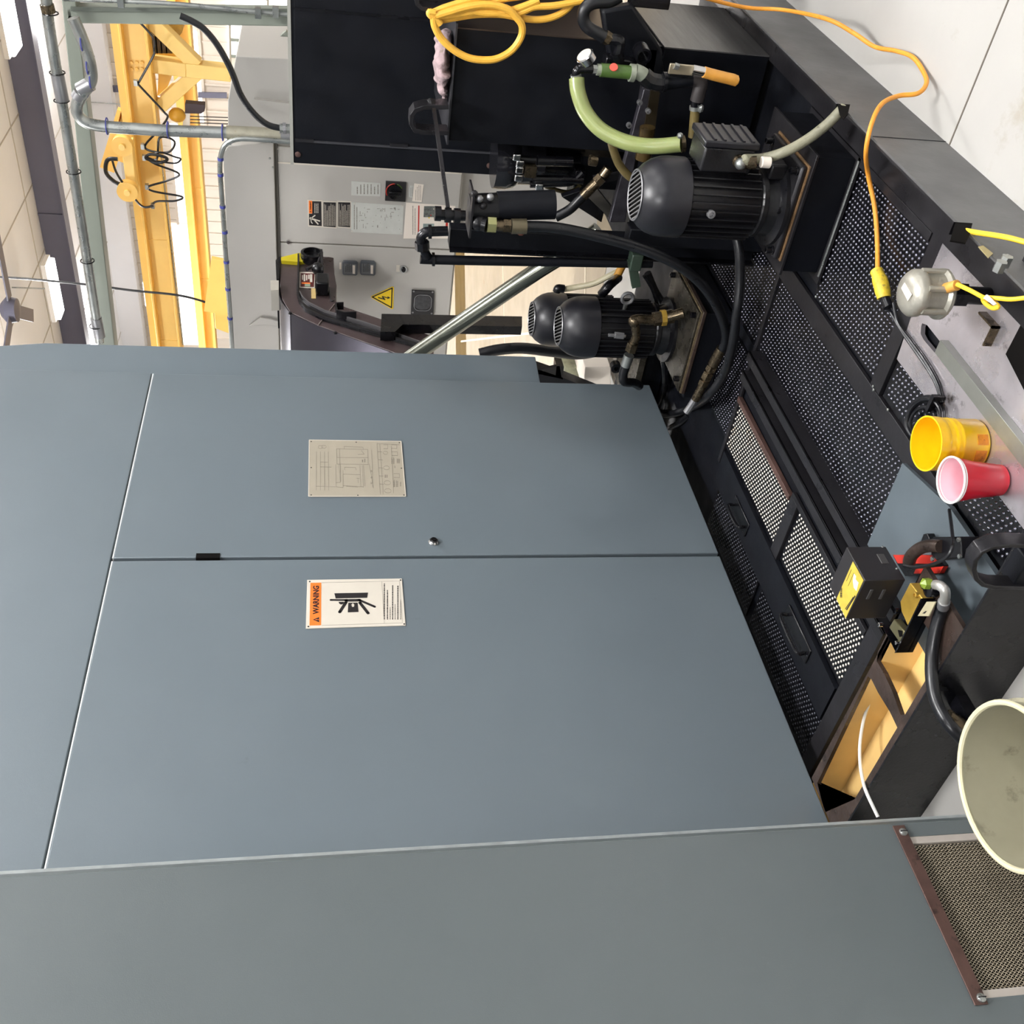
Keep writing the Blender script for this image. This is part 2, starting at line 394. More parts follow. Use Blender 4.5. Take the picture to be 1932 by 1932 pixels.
for dx in range(3):
    for dy in range(2):
        p = px(248+dx*10, 118+dy*12, 12.99); bolt.cyl(p, p-Vector((.02, 0, 0)), .022, n=6)
bolt.build('splice_bolt', YPAINT2, g1)
# trolley end carriage with two wheels
tr = thing('crane_trolley', 'yellow two-wheeled crane end carriage above the deep girder', 'trolley', px(240, 320, 12.7))
plate([(228, 272), (249, 268), (258, 372), (241, 376)], 'x', 12.55, .16, 'side_plate', YPAINT, tr, bevel=.01)
for c_ in [(230, 277), (240, 363)]:
    p = px(*c_, 12.42); r = 19*dep(p)/F
    wl = MB().lathe([(r, 0), (r, .05), (r*.86, .06), (r*.86, .1), (r, .11)], p, (1, 0, 0), 28).build('wheel', YPAINT2, tr)
    MB().cyl(p-Vector((.03, 0, 0)), p, r*.3, n=16).build('hub', YPAINT, wl)
MB().tube([px(x, y, 12.5) for x, y in [(222, 300), (203, 302), (200, 325), (215, 342), (232, 350)]], .025, 8).build('black_hose', RUBBER, tr)
MB().tube([px(x, y, 12.45) for x, y in [(212, 303), (222, 330), (250, 370), (270, 390), (290, 388)]], .014, 6).build('cable', RUBBER, tr)
# yellow sloping struts behind the trolley
st = thing('crane_strut', 'dull yellow slanted strut pair behind the crane trolley', 'strut', px(215, 280, 13.4))
for (a, b) in [((236, 210), (203, 318)), ((243, 214), (222, 300))]:
    MB().beam(px(*a, 13.4), px(*b, 13.4), .18, .10, up=(1, 0, 0)).build('strut_bar', YPAINT2, st)
# K brace frame of the hoist
fr = thing('hoist_truss', 'yellow welded K-shaped hoist frame hanging across the two girders', 'frame', px(340, 128, 13.1))
for (a, b, w_) in [((289, 120), (352, 128), .2), ((352, 128), (436, 137), .2), ((281, 33), (372, 122), .17), ((372, 135), (300, 200), .17)]:
    MB().beam(px(*a, 13.1), px(*b, 13.1), .16, w_*1.0, up=(1, 0, 0)).build('brace', YPAINT, fr, bevel=.008)
plate([(300, 120), (333, 122), (312, 175), (296, 196)], 'x', 13.2, .08, 'side_cheek', YPAINT, fr)
# hoist machinery
ho = thing('hoist_drum', 'dark toothed hoist drum with yellow cover at the top of the crane', 'hoist', px(305, 70, 13.4))
p = px(303, 75, 13.4); MB().cyl(p, p+Vector((.3, -.0, 0)), .16, n=24).build('drum', mat('greasy_dark', (70, 58, 40), .4, var=.5), ho)
p = px(318, 45, 13.4)
wl = MB().lathe([(.17, 0), (.17, .04), (.12, .05), (.12, .1), (.17, .11), (.17, .16)], p, (1, 0, 0), 24).build('sheave', mat('greasy_brass', (150, 116, 50), .4, var=.4), ho)
plate([(290, 95), (330, 97), (333, 112), (292, 112)], 'x', 13.3, .25, 'cover', YPAINT2, ho, bevel=.01)
for k in range(4):
    p = px(288+k*9, 84, 13.25); MB().box(13.25, 13.4, p.y-.1, p.y+.1, p.z-.05, p.z+.02).build('motor_block', mat('greasy_dark', (70, 58, 40)), ho)
# pendant block with dark rectangular plate and falls of rope
pb = thing('hoist_hook_block', 'round yellow hook block with wires and a dark rectangular box', 'hook block', px(335, 218, 13.1))
p = px(334, 217, 13.1); MB().ball(p, .09, 14, (1, 1, 1.15)).build('block_body', mat('block_yellow', (214, 160, 50), .4, var=.1), pb)
plate([(349, 195), (386, 198), (386, 210), (379, 215), (349, 214)], 'x', 13.05, .12, 'dark_box', mat('purple_black', (62, 50, 56), .6), pb, bevel=.005)
rp = MB()
for yy in (219, 225, 231, 237): rp.tube([px(350, yy, 13.15), px(435, yy+3, 13.15)], .007, 5)
rp.build('wire_rope', mat('rope_dark', (90, 86, 84), .5), pb)
plate([(345, 214), (358, 214), (358, 240), (345, 240)], 'x', 13.1, .05, 'pale_clip', WHITEP, pb)
# festoon
fe = thing('festoon_cable', 'black festoon cable hanging in loops along the deep yellow girder', 'cable', px(300, 250, 12.6))
pts = [(255, 33), (288, 70), (291, 95), (288, 108), (262, 155), (260, 158), (290, 190), (310, 212), (316, 222), (300, 245), (274, 274), (285, 285), (318, 287), (330, 270), (318, 260), (300, 262), (296, 300), (277, 297), (292, 309), (338, 328), (315, 341), (280, 352), (290, 361), (343, 371), (330, 379), (296, 380), (284, 390)]
MB().tube([px(x, y, 12.6+.02*math.sin(i*2)) for i, (x, y) in enumerate(pts)], .013, 7).build('cable_run', RUBBER, fe)
MB().tube([px(x, y, 12.5) for x, y in [(275, 297), (285, 291), (310, 296), (315, 302), (300, 307), (280, 301)]], .018, 7, closed=True).tube([px(x, y, 12.56) for x, y in [(284, 292), (305, 288), (330, 296), (341, 300), (330, 308), (296, 304)]], .011, 7).build('cable_loop', RUBBER, fe)
for q in [(258, 156), (271, 276), (274, 297), (279, 352), (290, 388)]:
    p = px(*q, 12.6); MB().box(p.x-.03, p.x+.03, p.y-.03, p.y+.03, p.z-.01, p.z+.03).build('cable_carrier', STEEL, fe)
MB().tube([px(272, 30, 12.9), px(345, 650, 12.9)], .011, 6, smooth=0).build('guide_wire', STEEL, fe)
# yellow wall bracket
br = thing('wall_bracket', 'yellow triangular steel bracket end behind the grey cabinet', 'bracket', px(420, 600, 11))
plate([(424, 485), (404, 592), (406, 620), (433, 630), (437, 600)], 'x', 11, .3, 'gusset', YPAINT2, br, bevel=.01)
MB().beam(px(425, 490, 10.9), px(410, 590, 10.9), .3, .05, up=(1, 0, 0)).build('stiffener', YPAINT2, br)
# far lamps and fan
for i, (x, y, z, L_, W_, lab) in enumerate([(95, 545, 6.1, 1.0, .32, 'glowing high bay lamp right beside the ceiling fan'), (6, 22, 6.2, 1.1, .5, 'glowing high bay lamp at the extreme upper right of the view'), (276, 548, 5.6, .55, .3, 'small glowing lamp low against the yellow girders'), (234, 197, 5.9, .45, .32, 'round glowing lamp over the crane trolley')]):
    p = pz(x, y, z); l = thing('high_bay_lamp', lab, 'lamp', p, 'high bay lamps')
    MB().box(p.x-W_/2, p.x+W_/2, p.y-L_/2, p.y+L_/2, p.z-.12, p.z-.04).build('diffuser', LAMP, l, bevel=.02)
    MB().box(p.x-W_/2-.03, p.x+W_/2+.03, p.y-L_/2-.03, p.y+L_/2+.03, p.z-.04, p.z+.03).build('housing', WHITEP, l)
    MB().cyl(p+Vector((0, 0, .02)), (p.x, p.y, CEIL), .012, n=8).build('hanger', STEEL, l)
fp = pz(22, 585, 5.0)
fan = thing('ceiling_fan', 'dark ceiling fan with slim blades beside the glowing lamp', 'ceiling fan', fp)
MB().cyl(fp, (fp.x, fp.y, CEIL), .025, n=10).build('rod', STEEL, fan)
MB().lathe([(.05, -.08), (.13, -.06), (.15, .04), (.08, .1)], fp, n=20).build('motor_hub', DARKB, fan)
for k in range(3):
    a = math.radians(35+120*k); d = Vector((math.cos(a), math.sin(a), 0)); 
    MB().beam(fp+d*.14, fp+d*.85, .15, .015).build('blade', DARKB, fan)
cw = thing('hanging_cable', 'thin dark cable sagging from the ceiling down to the yellow bracket', 'cable', px(30, 523, 12))
MB().tube([px(x, y, 11.5) for x, y in [(-20, 522), (50, 526), (165, 537), (250, 548), (330, 556), (375, 566), (407, 578)]], .014, 7).build('cable_run', RUBBER, cw)
bk = thing('wall_vent', 'dark grey rectangular wall vent slot in the ribbed white cladding', 'vent', px(220, 165, 23.9), 'dark wall slots')
MB().prism([px(x, y, 23.9) for x, y in [(206, 160), (236, 162), (236, 173), (206, 172)]], (-.05, 0, 0)).build('slot', DARKB, bk)
bk = thing('wall_vent', 'long dark grey slot low on the ribbed wall beside the grey hood', 'vent', px(400, 180, 23.9), 'dark wall slots')
MB().prism([px(x, y, 23.9) for x, y in [(374, 173), (428, 174), (428, 184), (374, 183)]], (-.05, 0, 0)).build('slot', DARKB, bk)

# ================================================================== machine enclosure with two doors
YD = 2.43
en = thing('machine_enclosure', 'tall blue-grey sheet metal machine enclosure with two flush doors', 'machine cover', (2.5, YD, .2))
zt = 2.272; zb = .2
xl, xm0, xm1, xr = 1.2, 2.508, 2.522, 3.585
MB().box(.9, 3.60, YD+.03, YD+.75, .22, 3.35).build('body', DOOR, en)
MB().box(.9, 3.588, YD, YD+.029, zt+.008, 3.35).build('header_panel', DOOR, en, bevel=.003)
d1 = MB().box(xl, xm0, YD, YD+.028, zb, zt).build('door', DOOR, en, bevel=.003)
d2 = MB().box(xm1, xr, YD, YD+.028, zb, zt).build('door', DOOR, en, bevel=.003)
MB().box(xl, xm0, YD+.001, YD+.027, zt, zt+.004).build('door_edge_strip', EDGE, d1)
MB().box(xm1, xr, YD+.001, YD+.027, zt, zt+.004).build('door_edge_strip', EDGE, d2)
MB().box(xm0+.001, xm1-.001, YD+.02, YD+.029, zb, zt+.006).build('door_gap_strip', VOID, en)  # dark strip filling the gap between the doors
# door catch
a, b = py(370, 1049, YD), py(415, 1049, YD)
MB().box(a.x-.012, a.x+.010, YD-.003, YD+.01, b.z, a.z).build('catch_slot', VOID, d2)
p = py(818, 1023, YD)
lk = MB().lathe([(.019, 0), (.019, .004), (.015, .009), (.014, .010)], p, (0, -1, 0), 32).build('lock', CHROME, d2)
MB().lathe([(.0125, .0102), (.0125, .0125)], p, (0, -1, 0), 28).build('lock_ring', SIGNB, d2)
MB().lathe([(.0095, .0126), (.0095, .0145)], p, (0, -1, 0), 28).build('lock_core', CHROME, d2)
MB().box(p.x-.0012, p.x+.0012, p.y-.0155, p.y-.0144, p.z-.007, p.z+.007).build('lock_slot', SIGNB, d2)
# right end panel, turned slightly away
p1 = py(1020, 727, YD+.03); p2 = pz(1010, 673, p1.z)
ptop = 3.4
dd = (p2-p1); 
tz = px(85, 643, p2.x).z
e = MB().prism([p1-dd*.3, p2, Vector((p2.x, p2.y, tz)), Vector((p2.x, p2.y, tz))-dd*.28+Vector((0, 0, .35)), Vector((p1.x, p1.y, 3.35))-dd*.3], Vector((-dd.y, dd.x, 0)).normalized()*.04)
e.build('end_panel', DOOR, en, bevel=.002)
print('endpanel', p1, p2, tz)
# scuffs are in the paint

# ---- signs on the doors
W = YD-.0015
ws = thing('warning_sign', 'ivory WARNING plate with orange header and crushed-person pictogram on the left door', 'sign', (2.3, W, 1.5))
def cz(x, y): return (560+x/4.6, 800+y/4.6)
q = [cz(90, 1352), cz(915, 1338), cz(945, 1748), cz(78, 1772)]
plate([cz(90, 1352), cz(912, 1340), cz(945, 1748), cz(78, 1774)], 'y', YD-.003, .003, 'panel', SIGNW, ws, bevel=.0006)
F1 = YD-.0031
plate([cz(118, 1378), cz(212, 1376), cz(210, 1746), cz(110, 1748)], 'y', F1-.0006, .0006, 'header', SIGNO, ws)
text('WARNING', 'y', F1-.0006, 560+138/4.6, 560+192/4.6, 800+1650/4.6, 800+1405/4.6, INK, ws)
tri = [cz(140, 1697), cz(194, 1720), cz(194, 1675)]
plate(tri, 'y', F1-.0012, .0005, 'alert_triangle', INK, ws)
ex = plate([cz(160, 1699), cz(160, 1695), cz(180, 1694), cz(180, 1700)], 'y', F1-.0016, .0004, 'exclamation_mark', SIGNO, ws)
plate([cz(184, 1700), cz(184, 1694), cz(190, 1694), cz(190, 1700)], 'y', F1-.0016, .0004, 'exclamation_mark', SIGNO, ws)
def cw_(x, y): return (590+x/10.17, 1090+y/10.17)
def poly(pts, nm='pictogram', M=INK, pr=.0006, c=cw_): return plate([c(*p) for p in pts], 'y', F1-pr, pr*.95, nm, M, ws)
poly([(415, 298), (1062, 285), (1045, 382), (440, 395)], 'falling_block')
fig = MB()
def limb(a, b, r, mb=fig):
    A, B = py(*cw_(*a), F1), py(*cw_(*b), F1); k = r/10.17*3.3/F*1.25; mb.cyl(A, A-Vector((0, .0006, 0)), 1e-4+k, n=16); mb.cyl(B, B-Vector((0, .0006, 0)), 1e-4+k, n=16)
    d = (B-A).normalized(); n_ = d.cross(Vector((0, 1, 0)))*k; mb.prism([A+n_, B+n_, B-n_, A-n_], (0, -.0006, 0))
limb((350, 427), (640, 430), 18); limb((640, 436), (900, 432), 26); limb((900, 432), (1188, 556), 20); limb((640, 470), (518, 658), 24); limb((905, 480), (1062, 680), 24)
fig.build('person_figure', INK, ws)
poly([(497, 462), (600, 462), (590, 495), (560, 510), (530, 508), (505, 490)], 'person_head')
poly([(683, 480), (862, 478), (878, 655), (672, 662)], 'spindle_block')
poly([(770, 487), (806, 525), (792, 525), (794, 556), (752, 558), (750, 525), (735, 525)], 'arrow', SIGNW, .0012)
fm = MB()
def stroke(a, b, w_=.0007, c=cw_, mode='y', v=F1, mb=None, pr=.0005):
    A, B = P2(mode, *c(*a), v), P2(mode, *c(*b), v); n = NRM[mode]; d = (B-A).normalized(); s_ = d.cross(n)*w_/2
    mb.prism([A+s_, B+s_, B-s_, A-s_], n*pr)
for a, b in [((1325, 70), (1372, 878)), ((1372, 878), (1722, 868)), ((1662, 62), (1722, 868)), ((1325, 70), (1662, 62)), ((170, 95), (1325, 70)), ((170, 915), (1372, 878))]: stroke(a, b, .0006, mb=fm)
fm.build('border_line', INKG, ws)
for i, (x, y0, y1) in enumerate([(1385, 800, 105), (1445, 800, 235), (1488, 800, 570), (1545, 800, 145), (1583, 800, 510), (1645, 800, 155), (1690, 800, 420)]):
    xm_ = x-18*(1 if i in (0, 1, 3, 5) else .2)
    a = cw_(x-30+12, y0); b = cw_(x+2, y1)
    dashes('y', F1, cw_(x-30 if i in (0,1,3,5) else x-12, 0)[0], cw_(x-2, 0)[0]+.8, cw_(0, y0)[1], cw_(0, y1)[1], 1, INK, ws, h=.55, seed=i+3, step=2.6)
for q in [(112, 1368), (900, 1355), (100, 1758), (932, 1736)]:
    p = py(*cz(*q), F1); MB().lathe([(.0028, 0), (.0024, .0012)], p, (0, -1, 0), 12).build('rivet', SIGNB, ws)
ts = thing('machine_diagram_plate', 'tan engraved plate with machine line drawing on the right door', 'sign', (3.0, W, 1.48))
plate([cz(108, 138), cz(905, 150), cz(945, 628), cz(102, 628)], 'y', YD-.003, .003, 'panel', SIGNT, ts, bevel=.0006)
bd = MB()
for a, b in [((108, 138), (905, 150)), ((905, 150), (945, 628)), ((945, 628), (102, 628)), ((102, 628), (108, 138))]: stroke(a, b, .003, cz, 'y', F1, bd)
bd.build('pale_border', SIGNW, ts)
dr = MB()
S_ = [((345, 215), (615, 222)), ((615, 222), (620, 352)), ((345, 215), (348, 348)), ((348, 348), (620, 352)), ((370, 215), (373, 350)), ((345, 290), (618, 292)), ((410, 195), (575, 202)), ((410, 195), (412, 215)), ((575, 202), (576, 220)),
      ((338, 350), (340, 545)), ((365, 350), (378, 500)), ((378, 350), (382, 500)), ((340, 510), (382, 505)), ((340, 545), (400, 552)), ((400, 400), (402, 552)), ((402, 535), (578, 545)), ((548, 360), (556, 545)), ((568, 360), (578, 550)), ((578, 360), (592, 540)), ((402, 435), (550, 440)), ((415, 375), (510, 378)), ((510, 378), (515, 400)), ((415, 375), (415, 400)),
      ((648, 225), (655, 350)), ((628, 345), (665, 555)), ((655, 350), (660, 550)), ((170, 240), (168, 575)), ((204, 240), (205, 575)), ((240, 240), (240, 575)), ((273, 240), (276, 575)), ((165, 540), (335, 545)), ((204, 330), (270, 332)), ((204, 372), (300, 374)),
      ((695, 170), (725, 610)), ((720, 170), (750, 610)), ((695, 170), (895, 180)), ((820, 190), (840, 600)), ((700, 240), (740, 242)), ((705, 310), (745, 312)), ((708, 380), (748, 382)), ((712, 450), (752, 452)), ((716, 520), (756, 522)), ((820, 180), (866, 182)), ((866, 182), (868, 212)), ((820, 210), (868, 212)), ((822, 240), (872, 242)), ((872, 242), (874, 275)), ((824, 272), (874, 275)), ((842, 430), (890, 432)), ((890, 432), (892, 465)), ((842, 463), (892, 465)),
      ((752, 180), (790, 180)), ((790, 180), (788, 215)), ((752, 213), (788, 215)), ((560, 230), (585, 262)), ((585, 262), (530, 265)), ((520, 470), (545, 475)), ((530, 480), (533, 510)), ((430, 541), (530, 548))]
for a, b in S_: stroke(a, b, .0009, cz, 'y', F1, dr)
for q, r in [((235, 198), .009), ((205, 200), .009), ((770, 250), .009), ((778, 380), .011), ((785, 510), .012), ((790, 580), .012)]:
    p = py(*cz(*q), F1); n = 20
    for i in range(n):
        a = 2*math.pi*i/n; b = 2*math.pi*(i+1)/n
        A = p+Vector((math.cos(a)*r, 0, math.sin(a)*r)); B = p+Vector((math.cos(b)*r, 0, math.sin(b)*r)); dn = (B-A).cross(Vector((0, -1, 0))).normalized()*.0003
        dr.prism([A+dn, B+dn, B-dn, A-dn], (0, -.0005, 0))
dr.build('line_drawing', INKG, ts, kind='stuff')
for (x0, x1, yl, yr, s_) in [(820, 832, 345, 290, 1), (836, 846, 345, 290, 2), (846, 856, 380, 360, 3), (866, 884, 340, 300, 4), (838, 852, 545, 485, 5), (860, 880, 545, 490, 6), (895, 905, 540, 500, 7), (640, 655, 415, 400, 8), (640, 655, 470, 455, 9), (640, 655, 520, 505, 10), (760, 790, 465, 430, 11), (560, 600, 330, 300, 12), (885, 895, 340, 300, 13)]:
    dashes('y', F1, 560+x0/4.6, 560+x1/4.6, 800+yl/4.6, 800+yr/4.6, 2, INKG, ts, seed=s_, step=2.2)
for q in [(125, 152), (515, 158), (890, 162), (125, 378), (908, 384), (125, 616), (530, 618), (930, 616)]:
    p = py(*cz(*q), F1); MB().lathe([(.0026, 0), (.0022, .001)], p, (0, -1, 0), 10).build('rivet', SIGNB, ts)

# ================================================================== nearer cabinet slab with expanded-metal vent
YN = 1.85
nc = thing('machine_side_cabinet', 'nearest grey-green cabinet face with an expanded-metal vent at its foot', 'machine cover', (.8, YN, 0))
e0 = py(0, 1648, YN).x; e1 = py(1700, 1560, YN).x; ex_ = (e0+e1)/2
g0 = py(1704, 1584, YN); g1_ = py(1850, 1872, YN); gz = g0.z-.0
print('slab edge', e0, e1, 'grille', g0, g1_)
xa, xb = g1_.x-.012, g0.x+.006; zt_ = gz-.012
mb = MB().box(-1.2, xa, YN, 2.42, 0.02, 3.4).box(xb, ex_, YN, 2.42, 0.02, 3.4).box(xa, xb, YN, 2.42, zt_, 3.4).box(xa, xb, YN+.06, 2.42, .02, zt_)
mb.prism([(ex_, YN, .02), (ex_+.030, YN+.030, .02), (ex_+.030, 2.42, .02), (ex_, 2.42, .02)], (0, 0, 3.38))
mb.build('body', DOORN, nc)
MB().prism([(ex_-.001, YN-.0005, .02), (ex_+.030, YN+.0295, .02), (ex_+.029, YN+.031, .02), (ex_-.0005, YN+.002, .02)], (0, 0, 3.3)).build('highlight_edge', mat('highlight_edge_paint', (140, 146, 146), .45, var=.2, scale=30), nc)  # highlight along the chamfer, painted as a paler strip
for x_ in (xa, xb-.016): MB().box(x_, x_+.016, YN+.001, YN+.012, .03, zt_).build('vent_frame', ALU, nc, bevel=.001)
MB().box(xa, xb, YN+.05, YN+.059, .03, zt_).build('vent_backing', VOID, nc)
em = MB(); pw, ph = .0066, .0092; row = 0; z = zt_
while z > .06:
    x = xa+.016+(pw/2 if row % 2 else 0)
    while x < xb-.016:
        for sg in (-1, 1):
            a = Vector((x, YN+.010, z)); b = Vector((x+pw/2, YN+.006, z+sg*ph/2*1.0))
            if b.x < xb-.014: em.beam(a, b, .0012, .0010, up=(0, 1, 0))
        for sg in (-1, 1):
            a = Vector((x+pw/2, YN+.006, z+sg*ph/2)); b = Vector((x+pw, YN+.010, z))
            if b.x < xb-.012: em.beam(a, b, .0012, .0010, up=(0, 1, 0))
        x += pw
    z -= ph; row += 0
em.build('expanded_metal', MESH, nc, kind='stuff')
h0, h1 = py(1700, 1568, YN), py(1852, 1884, YN)
MB().box(h1.x-.012, h0.x+.012, YN-.004, YN-.0005, gz-.016, gz+.012).build('retaining_bar', RUSTB, nc, bevel=.001)
for q in [(1704, 1570), (1851, 1883)]:
    p = py(*q, YN-.004); sc = MB().lathe([(.009, 0), (.0085, .003), (.005, .0055), (.0001, .006)], p, (0, -1, 0), 20, cap1=False).build('screw', STEEL, nc)
    MB().box(p.x-.0009, p.x+.0009, p.y-.0068, p.y-.004, p.z-.008, p.z+.008).build('screw_slot', SIGNB, sc)

# ================================================================== coolant tank under the machine
XE, YF, ZP = 1.355, .885, .12
tk = thing('coolant_tank', 'low black coolant tank with dimpled screen plates running under the machine', 'tank', (2.6, 1.7, 0))
MB().box(XE, 5.2, YF, YF+.006, 0, .21).build('front_wall', FRONTW, tk)
MB().box(XE, XE+.006, YF, 2.425, 0, .21).build('end_wall', BLKG, tk)
MB().box(XE+.006, 5.2, YF+.006, YF+.012, .195, .21).build('rim_bar', BLKS, tk)
MB().box(XE+.006, 4.6, YF+.006, .995, .118, .14).build('front_ledge', BLKS, tk)
MB().box(1.66, 4.3, .995, 2.97, .02, .112).build('deck', BLK, tk)
MB().box(XE+.006, 1.562, 1.5, 2.95, .01, .085).build('pan_floor', CREAM, tk)
MB().box(XE+.006, 1.66, YF+.006, 1.5, .026, .112).build('front_deck', BLK, tk)
# seam on the front wall
p = pz(1656, 246, .2); MB().box(p.x-.001, p.x+.001, YF-.0012, YF, .0, .208).build('weld_seam', BLK, tk)
def screen(x0, x1, y0, y1, pitch, r, M, h=.0025, base=BLKG, fr=.0, z=ZP, clip=None):
    pl = MB().box(x0, x1, y0, y1, z-.006, z).build('screen_plate', base, tk)
    mb = MB(); j = 0; yy = y0+pitch*.6+fr
    while yy < y1-pitch*.5-fr:
        xx = x0+pitch*(.6+.5*(j % 2))+fr
        while xx < x1-pitch*.5-fr:
            ps = Vector((xx, yy, z)); k = 8
            vs = [ps+Vector((r*math.cos(2*math.pi*i/k), r*math.sin(2*math.pi*i/k), 0)) for i in range(k)]
            vs += [ps+Vector((r*.7*math.cos(2*math.pi*i/k), r*.7*math.sin(2*math.pi*i/k), h*.75)) for i in range(k)]
            vs += [ps+Vector((0, 0, h))]
            mb.add(vs, [(i, (i+1) % k, k+(i+1) % k, k+i) for i in range(k)]+[(k+i, k+(i+1) % k, 2*k) for i in range(k)])
            xx += pitch
        yy += pitch*.866; j += 1
    mb.build('dimples', M, pl, sharp=80, kind='stuff')
    return pl
screen(2.175, 2.63, 1.03, 1.437, .0172, .0048, BUMPM, .0032)
screen(1.40, 2.105, 1.325, 1.445, .0172, .0048, BUMPM, .0032)
screen(1.66, 2.875, 1.515, 1.79, .0182, .0044, BUMPM, .0030)
screen(2.905, 3.5, 1.5, 1.80, .0182, .0044, BUMPM, .0030)
screen(2.905, 3.4, 1.85, 2.2, .0170, .0040, BUMPM, .0024)
screen(2.335, 2.885, 2.02, 2.22, .0165, .0042, BUMPL, .0022)
screen(1.735, 2.272, 2.0, 2.215, .0165, .0042, BUMPL, .0022)
screen(2.335, 2.83, 2.38, 2.56, .0165, .0038, mat('dull_dimple', (70, 72, 80), .3, metal=.5), .0015)
screen(1.72, 2.30, 2.36, 2.56, .0165, .0038, mat('dull_dimple', (70, 72, 80)), .0015)
def fbar(x0, x1, y0, y1, h=.010, M=BLKS, z=ZP, nm='frame_bar', b=.001): return MB().box(x0, x1, y0, y1, z-.004, z+h).build(nm, M, tk, bevel=b)
fbar(1.665, 3.6, 1.449, 1.510, .008)      # long bar between the plate rows
fbar(2.112, 2.168, 1.0, 1.447, .008)
fbar(2.880, 2.900, 1.512, 2.3, .006)
fbar(2.276, 2.330, 1.99, 2.25, .009); fbar(1.735, 2.33, 1.975, 1.995, .008); fbar(2.335, 2.885, 1.995, 2.015, .012, RUSTB)
fbar(2.17, 2.63, 1.002, 1.026, .012)
fbar(1.662, 1.725, 1.8, 2.9, .012)
MB().box(1.735, 2.86, 2.225, 2.37, ZP-.004, ZP+.012).build('centre_bridge', BLK, tk)
for (x0, x1, yy) in [(2.50, 2.66, 2.30), (1.90, 2.10, 2.28)]:
    hd = MB().box(x0, x1, yy-.03, yy+.03, ZP+.012, ZP+.018).build('recessed_handle', BLKG, tk, bevel=.003)
    MB().tube([(x0+.02, yy, ZP+.02), (x0+.03, yy, ZP+.045), (x1-.03, yy, ZP+.045), (x1-.02, yy, ZP+.02)], .006, 8).build('handle_grip', BLKG, hd)
# two raised angle rails
for (ya, z0, z1_) in [(1.775, ZP, .17), (1.855, ZP, .17)]:
    MB().box(1.62, 2.84, ya, ya+.006, z0, z1_).box(1.62, 2.84, ya, ya+.036, z1_-.006, z1_).build('angle_rail', BLKS, tk, bevel=.001)
# front cover sheets
ZS = .135
s0 = XE+.012
def slab_hole(pts, z): return [tuple(pz(x, y, z).xy) for x, y in pts]
slot = [(2.05, 1.197), (2.052, 1.188), (2.03, 1.180), (1.56, 1.188), (1.40, 1.188), (1.40, 1.206), (1.55, 1.206), (2.02, 1.215), (2.04, 1.211)]
holed([(s0, .998), (2.105, .998), (2.105, 1.20), (2.09, 1.318), (s0, 1.318)], [slot], ZS, .012, 'cover_sheet', BARE, tk, xy=True)
holed([(s0, 1.452), (1.66, 1.452), (1.885, 1.50), (1.872, 1.785), (1.62, 1.79), (s0, 1.79)], [], ZS+.004, .014, 'blue_grey_sheet', SHEETB, tk, xy=True)
MB().prism([(1.93, 1.160, ZS), (1.93, 1.196, ZS), (s0+.05, 1.205, ZS), (s0+.05, 1.168, ZS)], (0, 0, .022)).build('slot_stiffener', mat('grey_angle', (132, 134, 128), .35, metal=.6, var=.15, dirt=((120, 92, 60), 10, .64)), tk, bevel=.001)
pb_ = pz(1858, 640, ZS)
MB().box(pb_.x-.03, pb_.x+.035, pb_.y-.05, pb_.y-.045, ZS, ZS+.02).box(pb_.x-.03, pb_.x-.025, pb_.y-.05, pb_.y, ZS, ZS+.02).build('bent_tab', BRASS, tk)
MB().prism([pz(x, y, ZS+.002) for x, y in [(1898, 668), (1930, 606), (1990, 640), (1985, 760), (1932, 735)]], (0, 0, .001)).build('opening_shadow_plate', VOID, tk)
# sheet screws
for q in [(1540, 560), (1549, 568), (1648, 729), (1649, 736), (1676, 773), (1704, 932), (1900, 470), (1780, 1002)]:
    p = pz(*q, ZP+.01); MB().lathe([(.004, 0), (.0038, .003), (.002, .004)], p, n=10).build('sheet_screw', STEEL, tk)
# flange plate with openings over the cream pan
Z2 = .20
def c3(x, y): return (1500+x/3.578, 960+y/3.578)
h1_ = [c3(*q) for q in [(640, 800), (560, 960), (552, 1030), (600, 1110), (660, 1240), (712, 1390), (762, 1432), (800, 1400), (905, 1225), (893, 1190), (890, 1010), (960, 900), (820, 700)]]
h2_ = [c3(*q) for q in [(492, 1130), (515, 1150), (560, 1240), (640, 1370), (692, 1480), (696, 1560), (660, 1640), (500, 1932), (440, 2050), (200, 2050), (150, 1850)]]
ins = [pz(*q, Z2) for q in h1_]
print('hole1', [tuple(round(v, 2) for v in q) for q in ins][:13]); print('hole2', [tuple(round(v, 2) for v in pz(*q, Z2)) for q in h2_])
holed([(XE+.006, 1.56), (1.57, 1.56), (1.57, 2.425), (XE+.006, 2.425)], [[tuple(max(XE+.034, v) if k == 0 else v for k, v in enumerate(pz(*q, Z2).xy)) for q in h] for h in (h1_, h2_)], Z2, .012, 'flange_plate', BROWN, tk, xy=True)
MB().box(1.562, 1.568, 1.80, 2.95, .01, .188).build('flange_web', CREAM, tk)
wh = thing('white_tube', 'thin off-white tube running through the cream pan opening', 'tube', pz(1630, 1400, .1))
MB().tube([pz(*c3(x, y), z) for x, y, z in [(545, 1200, .15), (520, 1270, .15), (470, 1400, .15), (440, 1570, .16), (440, 1720, .18), (462, 1850, .205), (490, 1932, .222), (560, 2080, .21)]], .0045, 8).build('tube_run', WHITEP, wh)
